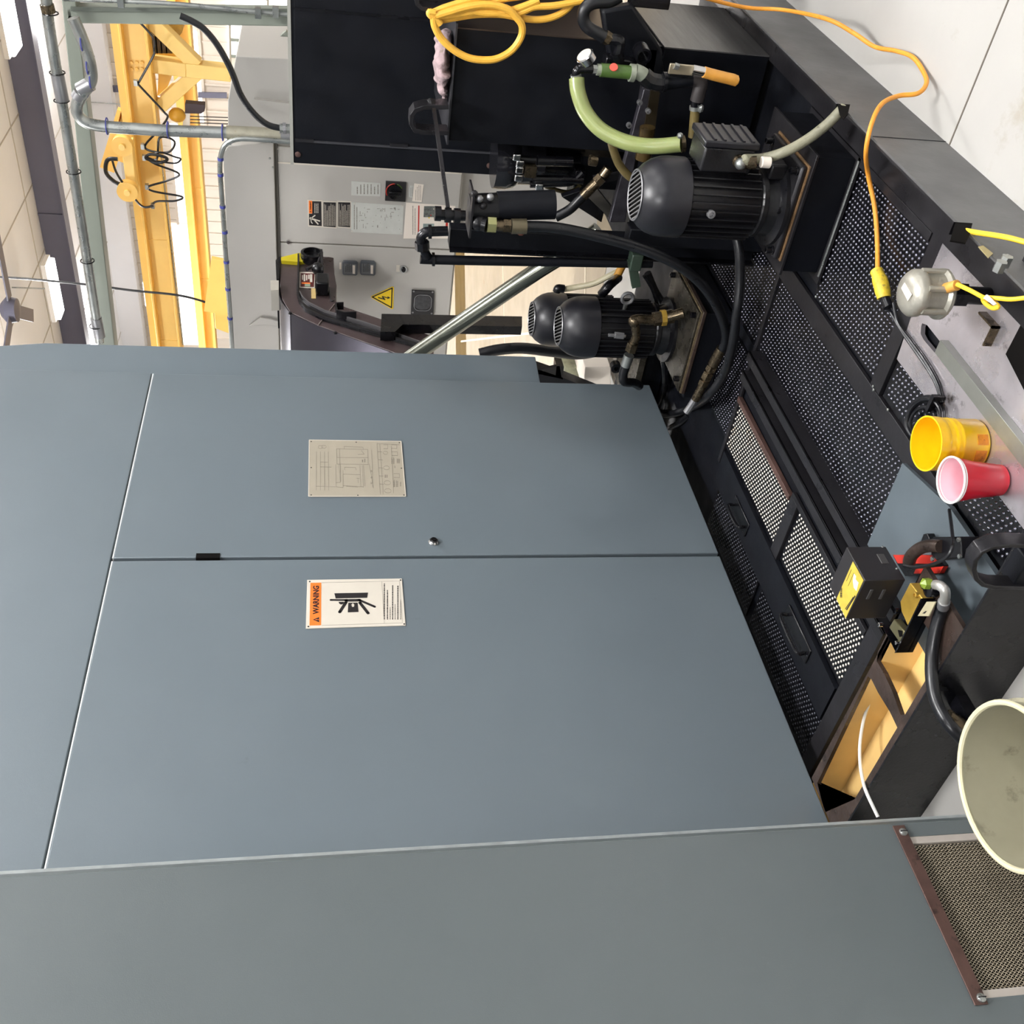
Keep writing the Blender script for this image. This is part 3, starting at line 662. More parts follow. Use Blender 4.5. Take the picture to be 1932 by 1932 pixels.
# flat dark plates in place of the shaded rim notches, with lips
for poly_ in [[(1581, 196), (1604, 197), (1600, 214), (1592, 224), (1585, 214)], [(1803, 419), (1835, 421), (1829, 444), (1822, 458), (1793, 453)]]:
    n_ = plate(poly_, 'y', YF-.001, .004, 'notch_shade_plate', VOID, tk)
    q_ = [py(*p_, YF-.002) for p_ in poly_]
    MB().prism([q_[0], q_[1], q_[1]+Vector((0, .03, 0)), q_[0]+Vector((0, .03, 0))], (0, 0, .004)).build('notch_lip', BLKG, n_)
# name tag and hinge bracket on the front wall
plate([(1846, 465), (1855, 463), (1874, 478), (1865, 486)], 'y', YF-.003, .002, 'name_tag', mat('tag_brass', (170, 160, 120), .4, metal=.4), tk)
MB().box(1.72, 1.80, YF-.012, YF-.002, .14, .15).build('guide_strip', BLKS, tk)
b0 = py(1890, 480, YF-.03)
hb = thing('front_bracket', 'black bolted angle bracket on the tank front near the frame corner', 'bracket', (1.66, YF-.03, .1))
MB().box(1.50, 1.72, YF-.10, YF-.002, .155, .162).box(1.50, 1.506, YF-.10, YF-.002, 0.0, .155).box(1.714, 1.72, YF-.10, YF-.002, 0.0, .155).build('bracket_body', BLKG, hb)
for q in [(1882, 512), (1893, 502)]:
    p = py(*q, YF-.012); n_ = MB(); hexnut(n_, p, p+Vector((0, -.022, 0)), .012); n_.build('hex_bolt', STEEL, hb)
# ================================================================== pump pedestals and motors
def box_thing(name, label, cat, x0, x1, y0, y1, z0, z1, M, part='body', bev=.003, grp=None):
    t = thing(name, label, cat, ((x0+x1)/2, (y0+y1)/2, z0), grp)
    MB().box(x0, x1, y0, y1, z0, z1).build(part, M, t, bevel=bev); return t
pd = thing('pump_pedestal', 'black box pedestal with gasketed top under the nearest pump motor', 'pedestal', (2.81, 1.19, .132))
MB().box(2.64, 2.985, 1.016, 1.368, .132, .248).build('body', BLK, pd, bevel=.002)
MB().box(2.63, 2.995, 1.008, 1.376, .248, .256).build('top_plate', BLKS, pd, bevel=.001)
MB().box(2.615, 3.01, 1.004, 1.395, .126, .132).build('foot_flange', BLKS, pd)
wl = MB().tube([(2.634, 1.012, .25), (2.634, 1.37, .25)], .003, 6, smooth=0).build('weld_bead', STEEL, pd)
MB().tube([(2.62, 1.012, .134), (2.62, 1.37, .134)], .004, 6, smooth=0).build('weld_bead', STEEL, pd)

def motor(name, label, cx, cy_, z0, s=1.0, term=True, eye=False, grp='black pump motors', nf=30, hh=1.0):
    t = thing(name, label, 'motor', (cx, cy_, z0), grp); o = Vector((cx, cy_, z0))
    def L(prof): return [(r*s, h*s*hh) for r, h in prof]
    MB().lathe(L([(.128, 0), (.128, .012), (.10, .02), (.092, .05), (.104, .056), (.104, .07), (.096, .078)]), o, n=40).build('mounting_flange', MOTOR, t)
    MB().lathe(L([(.099, .075), (.102, .08), (.102, .30), (.098, .305)]), o, n=40).build('stator_body', MOTOR, t)
    fm_ = None
    for i in range(nf):
        a = 2*math.pi*(i+.5)/nf; d = Vector((math.cos(a), math.sin(a), 0))
        k = o+d*.101*s; e_ = o+d*.1165*s; sd = Vector((-d.y, d.x, 0))*.0018*s
        z0_, z1_ = Vector((0, 0, .085*s*hh)), Vector((0, 0, .298*s*hh))
        MB().hexa([k-sd+z0_, e_-sd+z0_, e_+sd+z0_, k+sd+z0_, k-sd+z1_, e_-sd+z1_, e_+sd+z1_, k+sd+z1_]).build('cooling_fin', MOTOR, t)
    cv = MB().lathe(L([(.117, .30), (.1185, .302), (.1185, .35), (.116, .375), (.108, .40), (.094, .422), (.078, .437), (.072, .441)]), o, n=48, cap0=False, cap1=False).build('fan_cover', COVER, t)
    MB().lathe(L([(.072, .432), (.0725, .434)]), o, n=40).build('fan_opening', VOID, cv)
    MB().tube([o+Vector((math.cos(2*math.pi*i/32)*.0735*s, math.sin(2*math.pi*i/32)*.0735*s, .443*s*hh)) for i in range(32)], .0028*s, 6, smooth=0, closed=True).build('grille_ring', GRILLE, cv)
    gm = MB(); n = 11
    for i in range(n):
        v = (-1+2*(i+.5)/n)*.072*s; l = math.sqrt(max(0, (.072*s)**2-v*v)); c_ = Vector((.8, .6, 0)); q = Vector((-.6, .8, 0))
        A = o+q*v+c_*l+Vector((0, 0, .442*s*hh)); B = o+q*v-c_*l+Vector((0, 0, .442*s*hh)); gm.beam(A, B, .0042*s, .003)
    gm.build('grille_bars', GRILLE, cv, kind='stuff')
    if eye:
        p = o+Vector((-.03, -.128, .20))*s
        MB().cyl(o+Vector((-.02, -.10, .2))*s, p, .009*s, n=12).build('eye_shank', STEEL, t)
        MB().tube([p+Vector((0, -.022*s, 0))+Vector((0, math.cos(a)*.022*s, math.sin(a)*.022*s)) for a in [2*math.pi*i/16 for i in range(16)]], .007*s, 8, smooth=0, closed=True).build('lifting_eye', GRILLE, t)
    return t, o
p = px(1390, 379, 2.76)
m1, o1 = motor('pump_motor', 'largest, nearest black finned pump motor with terminal box and pale conduit', p.x, p.y, .282, .965)
# its square adapter plate with bolts and tan gasket
MB().box(p.x-.115, p.x+.14, p.y-.16, p.y+.125, .262, .282).build('base_plate', BLKS, m1, bevel=.008)
MB().box(p.x-.118, p.x+.143, p.y-.163, p.y+.128, .2575, .262).build('gasket', SEALANT, m1)
for dx, dy in [(-.095, -.14), (-.095, .105), (.12, -.14), (.12, .105), (-.095, -.02)]:
    q = Vector((p.x+dx, p.y+dy, .282)); MB().lathe([(.013, 0), (.013, .004), (.010, .005), (.010, .022), (.006, .023), (.006, .016)], q, n=16).build('cap_screw', BLKG, m1)
# bell housing lugs
MB().box(p.x-.05, p.x+.05, p.y-.135, p.y-.09, .29, .34).build('bell_lug', MOTOR, m1, bevel=.006)
# mid-body plug on the fins
q = px(1340, 403, 2.655); MB().lathe([(.012, 0), (.012, .012), (.007, .013), (.007, .004)], q, (-1, -.2, 0), 14).build('drain_plug', GRILLE, m1)
# terminal box on the right flank
tb = Vector((p.x+.0, p.y-.115, .42))
tbx = MB().box(tb.x-.06, tb.x+.065, tb.y-.062, tb.y+.01, .405, .555).build('terminal_box', MOTOR, m1, bevel=.006)
lid = MB().box(tb.x-.066, tb.x+.071, tb.y-.082, tb.y-.062, .398, .562).build('terminal_lid', COVER, m1, bevel=.005)
lr = MB()
for k in range(5): lr.box(tb.x-.060, tb.x+.064, tb.y-.086, tb.y-.081, .415+k*.028, .422+k*.028)
lr.build('lid_rib', COVER, lid, kind='stuff')
q = Vector((tb.x-.060, tb.y-.030, .450))
ell = MB().lathe([(.018, 0), (.018, .006), (.014, .008), (.014, .02)], q, (-1, 0, 0), 16).build('conduit_elbow', BRASS, m1)
q2 = q+Vector((-.022, 0, 0)); MB().ball(q2, .017, 14).build('elbow_bend', STEEL, ell)
q3 = q2+Vector((0, -.004, -.03)); MB().cyl(q2, q3, .014, n=14).build('elbow_nut', BRASS, ell)
# olive conduit to the tank rim
e_ = pz(1592, 204, .20)
cd = thing('ribbed_conduit', 'olive ribbed conduit arching from the motor terminal box to the rim notch', 'conduit', q3)
qx = q3.x; ex2 = e_.x
MB().tube([q3, px(1405, 301, qx), px(1440, 299, qx+.02), px(1482, 286, qx+(ex2-qx)*.35), px(1525, 262, qx+(ex2-qx)*.6), px(1560, 235, qx+(ex2-qx)*.85), px(1582, 213, ex2), px(1590, 204, ex2+.01)], .0145, 14).build('conduit_run', CONDG, cd)
z_ = q3+Vector((-.005, -.004, -.012)); MB().cyl(q3+Vector((0, 0, .012)), z_, .018, n=16).build('conduit_nut', BRASS, cd)
s0_ = q3+Vector((-.009, -.008, -.036)); MB().cyl(s0_+Vector((0, 0, .011)), s0_-Vector((0, 0, .014)), .0155, n=14).build('white_sleeve', PAPER, cd)

# second pump base with two motors behind
PX, PY0, PY1, PZ = 3.13, 1.80, 2.14, .25
pd2 = thing('pump_base_box', 'black pump base box with oily gasketed plates under the two rear motors', 'pedestal', (3.4, 2.1, .12))
MB().box(PX+.01, 3.95, PY0+.01, 2.185, .122, PZ-.022).build('body', BLK, pd2, bevel=.003)
MB().box(3.66, 3.95, 2.185, 2.95, .122, PZ-.022).build('body_extension', BLK, pd2, bevel=.003)
MB().box(PX, 3.50, PY0, PY1+.02, PZ-.022, PZ-.008).build('plate', BROWN, pd2, bevel=.002)
MB().box(PX+.002, 3.498, PY0+.002, PY1+.018, PZ-.008, PZ-.002).build('gasket', mat('dark_gasket', (96, 84, 62), .5, var=.4, scale=50), pd2)
MB().box(PX+.006, 3.49, PY0+.006, PY1+.012, PZ-.002, PZ+.008).build('pump_plate', mat('oily_plate', (66, 62, 54), .28, metal=.5, var=.4, scale=12, rvar=.12), pd2, bevel=.002)
MB().box(3.62, 3.93, 2.25, 2.6, PZ-.022, PZ+.008).build('pump_plate', mat('oily_plate', (66, 62, 54)), pd2, bevel=.002)
for dx, dy in [(.03, .03), (.33, .03), (.03, .31), (.33, .31)]:
    MB().lathe([(.011, 0), (.011, .018), (.006, .019), (.006, .012)], (PX+dx, PY0+dy, PZ+.008), n=14).build('cap_screw', BLKG, pd2)
a2 = pz(1258, 622, PZ+.01)
m2, o2 = motor('pump_motor', 'middle black finned pump motor with lifting eye, behind the large one', a2.x, a2.y, PZ+.009, 1.0, eye=True)
a3 = pt(990, 601, 4.5)
m3, o3 = motor('pump_motor', 'rearmost smaller-looking black pump motor, half hidden behind the middle one', a3.x, a3.y, PZ+.009, 1.0, eye=False)
print('motors', o1, o2, o3)
# foot lug
q = px(1160, 688, 3.45); MB().lathe([(.022, 0), (.022, .03), (.01, .031), (.01, .01)], q, (-1, 0, 0), 18).build('side_lug', BLKG, m2)
# oily brass fitting group in front of motor 2
fg = thing('oily_pipe_fitting', 'oily brass elbow and union with black hose in front of the middle motor', 'fitting', px(1215, 605, 3.22))
XF = 3.23
MB().tube([px(1290, 590, XF-.02), px(1240, 603, XF), px(1205, 603, XF), px(1192, 606, XF)], .020, 14).build('riser_pipe', BRASS, fg)
MB().cyl(px(1270, 596, XF), px(1232, 603, XF), .027, n=8).build('union_nut', BRASS, fg)
MB().cyl(px(1256, 599, XF), px(1247, 600, XF), .031, n=8).build('union_ring', GOLD, fg)
MB().ball(px(1197, 606, XF), .024, 14).build('elbow', BRASS, fg)
MB().tube([px(1197, 606, XF), px(1200, 635, XF), px(1190, 655, XF)], .017, 12).build('cross_pipe', BRASS, fg)
MB().cyl(px(1195, 647, XF), px(1190, 662, XF), .023, n=6).build('hex_nut', BRASS, fg)
MB().cyl(px(1187, 670, XF), px(1180, 690, XF), .020, n=18).build('hose_ferrule', STEEL, fg)
MB().tube([px(1182, 688, XF), px(1176, 705, XF), px(1178, 720, XF), px(1195, 722, XF+.05), px(1206, 728, XF+.12)], .018, 12).build('hose_stub', RUBBER, fg)
vg = thing('grease_nipple', 'small grey valve stem sticking out of the middle motor', 'valve', px(1165, 633, 3.27))
MB().cyl(px(1148, 632, 3.27), px(1180, 634, 3.27), .007, n=10).cyl(px(1160, 632, 3.27), px(1176, 634, 3.27), .014, n=6).build('stem', GRILLE, vg)
# pale elbow and conduit of rear motor
rc = thing('rear_conduit', 'thin pale conduit curling from the rearmost motor up to the right', 'conduit', px(1060, 545, 3.75))
MB().tube([px(1063, 546, 3.75), px(1085, 542, 3.75), px(1120, 535, 3.72), px(1150, 520, 3.7), px(1165, 512, 3.7)], .012, 10).build('conduit_run', mat('pale_conduit', (176, 168, 140), .5, var=.15), rc)
MB().tube([px(1050, 550, 3.75), px(1053, 544, 3.75), px(1064, 545, 3.75)], .017, 12).build('elbow', BLKG, rc)
MB().cyl(px(1160, 530, 3.6), px(1182, 485, 3.6), .016, n=14).build('amber_sleeve', mat('amber_hose', (180, 130, 50), .35, var=.2), rc)
MB().tube([px(1135, 556, 3.5), px(1150, 538, 3.5), px(1166, 524, 3.6)], .019, 12).build('black_elbow', BLKG, rc)

# ================================================================== black tanks and cabinets on the right
XB, YB = 3.40, .985
lt = thing('lower_coolant_box', 'low black steel coolant box with a shiny side at the right', 'tank', (3.7, 1.5, .12))
MB().box(XB, 3.93, YB, 1.72, .142, .505).build('body', BLKS if 0 else BLK, lt, bevel=.002)
MB().box(XB-.002, 3.93, YB-.004, YB, .142, .507).build('side_sheet', mat('brushed_dark_steel', (118, 117, 116), .38, metal=.8, var=.12, scale=3, rvar=.06, stretch=(1, 1, 12)), lt)
ut = thing('upper_coolant_tank', 'tall black tank with a thin top plate, a crumpled rag on its top', 'tank', (3.8, 1.4, .8))
MB().box(XB+.02, 3.93, YB+.0, 1.345, .55, 1.185).build('body', BLK, ut, bevel=.002)
MB().box(XB+.018, 3.93, YB-.004, YB, .62, 1.185).build('side_sheet', mat('brown_sheen_steel', (84, 72, 64), .35, metal=.7, var=.12, scale=3), ut)  # brownish reflection on this side put into the sheet's own colour
MB().prism([(XB, YB-.02, 1.187), (XB, 1.352, 1.187), (3.93, 1.36, 1.187), (3.93, YB-.02, 1.187)], (0, 0, .006)).build('top_plate', mat('dark_edge_steel', (70, 70, 74), .35, metal=.6), ut)
# gusseted funnel between the two boxes
for k, (yy, x0) in enumerate([(1.0, 3.42), (1.05, 3.42), (1.12, 3.42)]):
    MB().prism([(XB+.05, yy, .507), (XB+.35, yy, .507), (XB+.25, yy, .64), (XB+.12, yy, .64)], (0, .006, 0)).build('gusset', BLKS, ut)
MB().box(XB+.02, 3.9, YB+.002, 1.34, .507, .55).build('neck', BLKG, ut)
q = px(1200, 40, 3.35)
bx = box_thing('side_bar', 'black square bar standing off the tank beside the yellow cord coil', 'bar', q.x, q.x+.05, px(1200, 14, 3.35).y-.25, px(1200, 14, 3.35).y, px(1264, 10, 3.35).z, px(1190, 10, 3.35).z, BLKG, 'bar')
# crumpled rag
rg = thing('crumpled_rag', 'pinkish grey crumpled rag lying on the tall black tank', 'rag', (3.5, 1.15, 1.195))
from mathutils import noise
ra, rb2 = px(835, 60, 3.46), px(842, 206, 3.43)
NU, NV = 64, 28; vs = []; fs = []
for i in range(NU):
    u = i/(NU-1); prof = (math.sin(math.pi*min(1, .06+u*.94))**.5)*(1-.62*u**1.3); cyy = ra.y+(rb2.y-ra.y)*u
    for j in range(NV):
        q = 2*math.pi*j/NV; d = Vector((math.cos(q)*.105, 0, math.sin(q)*.036))*prof
        P3 = Vector((3.47+d.x, cyy, 1.196+.034*prof+d.z))
        nz = noise.noise(Vector((P3.x*22, P3.y*26, P3.z*30)))*.5+abs(noise.noise(Vector((P3.x*9+4, P3.y*30, P3.z*16))))*1.1-.35
        P3 += Vector((math.cos(q), .2*math.sin(9*u), math.sin(q)))*(.034*nz*prof**.5); P3.z = max(1.1945, P3.z)
        P3.x = max(P3.x, 3.385); vs.append(P3)
for i in range(NU-1):
    for j in range(NV):
        k = (j+1) % NV; fs.append((i*NV+j, i*NV+k, (i+1)*NV+k, (i+1)*NV+j))
fs += [tuple(range(NV)), tuple((NU-1)*NV+j for j in range(NV))]
rgo = MB().add(vs, fs).build('folded_cloth', RAGM, rg, sharp=180)
ss = rgo.modifiers.new('sub', 'SUBSURF'); ss.levels = 1; ss.render_levels = 1
# D shaped handle and thin rod
XH = 3.36
def dhandle(name, label, P, wv, th, M):
    t = thing(name, label, 'handle', P[0]); MB().ribbon(P, wv, th).build('bent_flat_bar', M, t, bevel=.001); return t
P_ = [px(x, y, XH) for x, y in [(845, 196), (800, 197), (783, 202), (776, 212), (775, 228), (782, 240), (797, 244), (845, 245)]]
dhandle('loop_handle', 'black flat-bar loop handle beside the tall tank top edge', P_, (.06, 0, 0), .014, BLKS)
rd_ = thing('thin_rod', 'long thin dark rod leaning from the loop handle to the valve knob', 'rod', px(830, 300, 3.2))
MB().beam(px(816, 188, 3.36), px(845, 392, 3.05), .010, .012).build('rod', BLKS, rd_)
MB().cyl(px(812, 187, 3.37), px(815, 205, 3.35), .010, n=8).build('rod_tip', BLKG, rd_)
# electrical enclosure, black
XC = 3.95
a, b = px(548, 0, XC), px(555.5, 308, XC)
ebk = thing('black_control_cabinet', 'big flat black control cabinet behind the tall tank, conduit on top', 'cabinet', (4.2, 1.3, .6))
MB().box(XC, 4.45, .55, b.y, .62, a.z).build('body', BLK, ebk, bevel=.004)
c_ = px(600, 266, XC).y
MB().box(XC-.006, XC, .55, c_, .62, a.z-.012).build('door', BLK, ebk, bevel=.002)
MB().box(XC-.012, XC-.004, c_-.004, c_+.004, .62, a.z-.01).build('door_edge', mat('worn_black_edge', (56, 56, 60), .4), ebk)
q = px(600, 18, XC).y; MB().box(XC-.010, XC-.004, q-.004, q+.006, .62, a.z-.012).build('door_fold', BLKG, ebk)
MB().box(XC-.004, 4.45, .55, b.y+.004, a.z, a.z+.012).build('top_rim', mat('pale_rim', (150, 150, 142), .4), ebk)
for q in [(562, 291), (923, 312)]:
    p = px(*q, XC-.001); MB().lathe([(.011, 0), (.011, .004), (.006, .006)], p, (-1, 0, 0), 16).build('cap_bolt', RUSTB, ebk)
for q in [(572, 264), (750, 273)]:
    p = px(*q, XC-.006); MB().box(p.x-.008, p.x, p.y-.006, p.y+.006, p.z-.04, p.z+.03).build('hinge', BLKS, ebk)

# ================================================================== grey electrical cabinet behind
XG = 5.5
gc = thing('grey_electrical_cabinet', 'light grey electrical cabinet covered with labels, switch and meters', 'cabinet', (5.7, 2.9, .85))
A = px(516, 268, XG); Bt = px(528, 655, XG); bot = px(860, 480, XG)
yl_, yr_ = px(520, 760, XG).y, px(520, 267, XG).y
MB().box(XG, XG+.5, yr_, yl_, bot.z, A.z).build('body', CABG, gc, bevel=.004)
s1 = px(600, 458, XG).y
MB().box(XG+.06, XG+.5, px(900, 476, XG).y*0+px(900, 250, XG+.06).y, px(900, 474, XG+.06).y, .0, bot.z).build('plinth', CABG, gc, bevel=.004)
MB().box(XG-.014, XG, yr_+.02, s1-.004, bot.z+.01, A.z-.02).build('door', CABG, gc, bevel=.003)
MB().box(XG-.014, XG, s1+.004, yl_, bot.z+.01, A.z-.02).build('door', CABG, gc, bevel=.003)
MB().box(XG-.006, XG+.01, s1-.004, s1+.004, bot.z+.01, A.z-.02).build('door_gap', INKG, gc)
q = px(600, 309, XG).y; MB().box(XG-.017, XG-.012, q-.004, q+.004, bot.z+.01, A.z-.02).build('hinge_strip', SIGNW, gc)
MB().box(XG-.016, XG+.01, yr_, yl_, A.z-.018, A.z+.002).build('shadow_gap', mat('seam_dark', (120, 116, 110), .6), gc)
# upper duct with bevelled ends
UT = thing('cabinet_top_duct', 'light grey folded duct box on top of the labelled cabinet', 'duct', (5.7, 2.9, A.z))
pu = [(420, 290), (430, 276), (516, 268), (527, 655), (529, 700), (441, 700), (438, 655)]
MB().prism([px(x, y, XG-.05) for x, y in pu], (.5, 0, 0)).build('duct_body', CABG, UT, bevel=.004)
MB().prism([px(x, y, XG-.052) for x, y in [(470, 612), (492, 597), (512, 600), (525, 604), (527, 614), (500, 610)]], (-.015, 0, 0)).build('fold_crease', CABG, UT, bevel=.002)
for q in [(524, 606), (509, 299), (515, 316)]:
    p = px(*q, XG-.052); MB().lathe([(.006, 0), (.005, .004)], p, (-1, 0, 0), 10).build('rivet', STEEL, UT)
hd = thing('grey_hood', 'light grey sloping sheet hood standing behind the black cabinet', 'hood', (5.3, 1.9, 1.7))
MB().prism([px(x, y, 5.3) for x, y in [(445, 106), (560, 112), (560, 262), (430, 258), (430, 190)]], (.6, 0, 0)).build('hood_body', CABG, hd, bevel=.004)
MB().prism([px(480, 184, 5.298), px(552, 192, 5.298), px(552, 214, 5.298)], (-.03, 0, 0)).build('pressed_dart', CABG, hd)
MB().prism([px(x, y, 5.7) for x, y in [(505, 108), (548, 68), (548, 112)]], (.4, 0, 0)).build('rear_ramp', CABG, hd)
MB().beam(px(503, 106, 5.65), px(548, 66, 5.65), .06, .03, up=(1, 0, 0)).build('ramp_edge', FRAMEG, hd)
XL = XG-.0145
def lab(pts, nm, M, par=gc, th=-.002, bev=0, X=XL): return plate(pts, 'x', X, th, nm, M, par, bev)
# labels: pixel frames of the crop at (560,300) scale 6.04
def g(x, y): return (560+x/6.04, 300+y/6.04)
def gq(*p): return [g(*q) for q in p]
wl_ = thing('shock_warning_label', 'black WARNING label with orange header and falling figure on the grey cabinet', 'label', px(592, 400, XL), 'labels on the grey cabinet')
lab(gq((122, 462), (290, 468), (296, 778), (130, 768)), 'panel', SIGNW, wl_)
lab(gq((176, 478), (278, 482), (284, 762), (140, 752), (138, 622), (176, 622)), 'black_field', SIGNB, wl_, -.003)
lab(gq((136, 472), (174, 474), (176, 618), (138, 616)), 'header', SIGNO, wl_, -.003)
text('WARNING', 'x', XL-.003, g(148, 0)[0], g(164, 0)[0], g(0, 580)[1], g(0, 490)[1], SIGNB, wl_)
lab(gq((146, 596), (162, 588), (162, 604)), 'alert_triangle', SIGNB, wl_, -.0036)
fm = MB()
def gl(a, b, w_, mb=fm, X=XL-.003): 
    A_, B_ = px(*g(*a), X), px(*g(*b), X); d = (B_-A_).normalized(); s_ = d.cross(Vector((1, 0, 0)))*w_/2; mb.prism([A_+s_, B_+s_, B_-s_, A_-s_], (-.0006, 0, 0))
for a, b, w_ in [((160, 678), (210, 640), .006), ((160, 680), (200, 690), .009), ((200, 688), (265, 708), .007), ((200, 695), (245, 745), .007), ((160, 690), (165, 720), .005), ((165, 720), (180, 735), .005)]: gl(a, b, w_)
p = px(*g(158, 676), XL-.003); fm.cyl(p, p-Vector((.0006, 0, 0)), .007, n=14)
fm.build('falling_figure', SIGNW, wl_)
dashes('x', XL-.003, g(196, 0)[0], g(250, 0)[0], g(0, 615)[1], g(0, 500)[1], 3, SIGNW, wl_, seed=21, step=2.2)
for k, (xa_, xb_, nm) in enumerate([(298, 452, 'black instruction label of nine text rows, middle of three'), (466, 616, 'black instruction label of text rows, lowest of three')]):
    l_ = thing('instruction_label', nm+' on the grey cabinet', 'label', px(*g(xa_, 600), XL), 'labels on the grey cabinet')
    lab(gq((xa_-8, 474), (xb_+4, 482), (xb_+2, 790), (xa_-6, 778)), 'panel', SIGNW, l_)
    lab(gq((xa_+5, 490), (xb_-6, 494), (xb_-8, 776), (xa_+5, 766)), 'black_field', SIGNB, l_, -.003)
    dashes('x', XL-.003, g(xa_+10, 0)[0], g(xb_-12, 0)[0], g(0, 760)[1], g(0, 510)[1], 9, SIGNW, l_, seed=31+k, step=1.8, h=.4)
def tech(nm, label, pts, x0, x1, yl, yr, rows, sd, M=SIGNG, ink=INKG):
    l_ = thing(nm, label, 'label', px(*g(pts[0][0], pts[0][1]), XL), 'labels on the grey cabinet')
    lab(gq(*pts), 'panel', M, l_); dashes('x', XL-.002, g(x0, 0)[0], g(x1, 0)[0], g(0, yl)[1], g(0, yr)[1], rows, ink, l_, seed=sd, step=1.9, h=.3); return l_
tech('rating_plate', 'grey aluminium rating plate beside the rotary switch', [(622, 250), (955, 275), (952, 425), (620, 412)], 670, 945, 400, 280, 7, 41)
dg = tech('circuit_diagram_plate', 'big grey plate of faint circuit diagrams on the cabinet door', [(620, 490), (1218, 528), (1205, 860), (618, 832)], 640, 700, 800, 520, 2, 42)
dd_ = MB(); rr = random.Random(9)
for k in range(46):
    x = rr.uniform(670, 1170); y_ = rr.uniform(560, 800); l = rr.uniform(8, 60)
    if k % 2: gl((x, y_), (x+l*.6, y_), .0022, dd_, XL-.002)
    else: gl((x, y_), (x, y_-l*.8), .0022, dd_, XL-.002)
dd_.build('diagram_lines', INKG, dg, kind='stuff')
for q in [(660, 506), (1200, 534), (628, 822), (1188, 846)]:
    p = px(*g(*q), XL-.002); MB().lathe([(.004, 0), (.003, .002)], p, (-1, 0, 0), 10).build('rivet', SIGNW, dg)
pl_ = tech('photo_label', 'white label with red lines and two small photographs near the valve', [(1244, 495), (1806, 536), (1790, 905), (1214, 905)], 1310, 1360, 860, 530, 2, 43, PAPER)
for (x0, x1, y0, y1, nm, M) in [(1384, 1398, 528, 860, 'red_rule', REDP), (1700, 1725, 552, 860, 'red_rule', REDP), (1450, 1575, 535, 660, 'printed_photo', mat('photo_dark', (92, 96, 92), .4, var=.8, scale=60)), (1440, 1565, 735, 850, 'printed_photo', mat('photo_grey', (136, 150, 146), .4, var=.2, scale=30))]:
    lab(gq((x0, y0), (x1, y0), (x1-6, y1), (x0-6, y1)), nm, M, pl_, -.003)
for k, (x, y_) in enumerate([(1520, 632), (1500, 660), (1555, 560)]):
    lab(gq((x, y_), (x+14, y_), (x+14, y_+14), (x, y_+14)), 'photo_patch', [REDP, SIGNY, SIGNW][k], pl_, -.0036)
tech('small_white_label', 'small white printed label right under the rotary switch', [(1338, 278), (1446, 292), (1422, 490), (1314, 480)], 1345, 1420, 470, 300, 4, 44, PAPER)
tech('small_grey_label', 'tiny grey printed label wedged beside the white one', [(1288, 300), (1330, 306), (1316, 440), (1275, 432)], 1290, 1325, 425, 315, 2, 45, SIGNG)
sw = thing('rotary_switch', 'black square rotary main switch with red and green arc', 'switch', px(*g(1120, 360), XL))
lab(gq((1014, 244), (1248, 258), (1238, 480), (1004, 466)), 'square_plate', SIGNB, sw, -.012, .002)
p = px(*g(1118, 372), XL-.012); MB().lathe([(.042, 0), (.040, .016), (.030, .018)], p, (-1, 0, 0), 32).build('knob', BLKG, sw)
p2_ = px(*g(1112, 375), XL-.014)
for nm, M, a0, a1 in [('red_arc', REDP, 60, 190), ('green_arc', GREEN, 195, 250)]:
    pts_ = [p2_+Vector((0, math.cos(math.radians(a))*.046, math.sin(math.radians(a))*.046)) for a in range(a0, a1, 12)]
    MB().tube(pts_, .0028, 6, smooth=1).build(nm, M, sw)
hb_ = MB().box(p.x-.035, p.x-.018, p.y-.011, p.y+.011, p.z-.036, p.z+.036).build('knob_bar', BLKG, sw, bevel=.004)
for k, (x0, x1) in enumerate([(520, 695), (722, 900)]):
    mt = thing('round_cornered_meter', ['dark grey counter meter with striped face, upper of the pair', 'dark grey counter meter with striped face, lower of the pair'][k], 'meter', px(*g(x0, 1230), XL), 'meters on the grey cabinet')
    lab(gq((x0, 1165), (x0+14, 1148), (x1-20, 1156), (x1, 1172), (x1-4, 1300), (x1-20, 1312), (x0+12, 1304), (x0-2, 1290)), 'housing', mat('meter_grey', (84, 88, 94), .35), mt, -.02, .003)
    lab(gq((x0+14, 1172), (x1-18, 1180), (x1-22, 1294), (x0+14, 1286)), 'face', mat('meter_face', (112, 114, 116), .3), mt, -.0215)
    lab(gq((x1-60, 1190), (x1-32, 1192), (x1-34, 1288), (x1-60, 1286)), 'white_tag', PAPER, mt, -.0225)
    dashes('x', XL-.0215, g(x0+30, 0)[0], g(x1-66, 0)[0], g(0, 1285)[1], g(0, 1190)[1], 6, SIGNB, mt, seed=50+k, step=2)
lab(gq((486, 1180), (508, 1180), (508, 1255), (486, 1255)), 'white_tag', PAPER, gc, -.002)
lab(gq((1135, 1208), (1175, 1210), (1172, 1285), (1132, 1282)), 'white_tag', SIGNW, gc, -.002)
p = px(*g(1215, 1250), XL); bt = MB().lathe([(.024, 0), (.022, .01)], p, (-1, 0, 0), 24).build('push_button', CHROME, gc); MB().lathe([(.014, .0101), (.012, .022)], p, (-1, 0, 0), 20).build('button_cap', BLKG, bt)
for q in [(544, 456), (530, 453)]:
    p = px(*q, XL); MB().lathe([(.012, 0), (.010, .01)], p, (-1, 0, 0), 18).build('latch', CHROME, gc); break
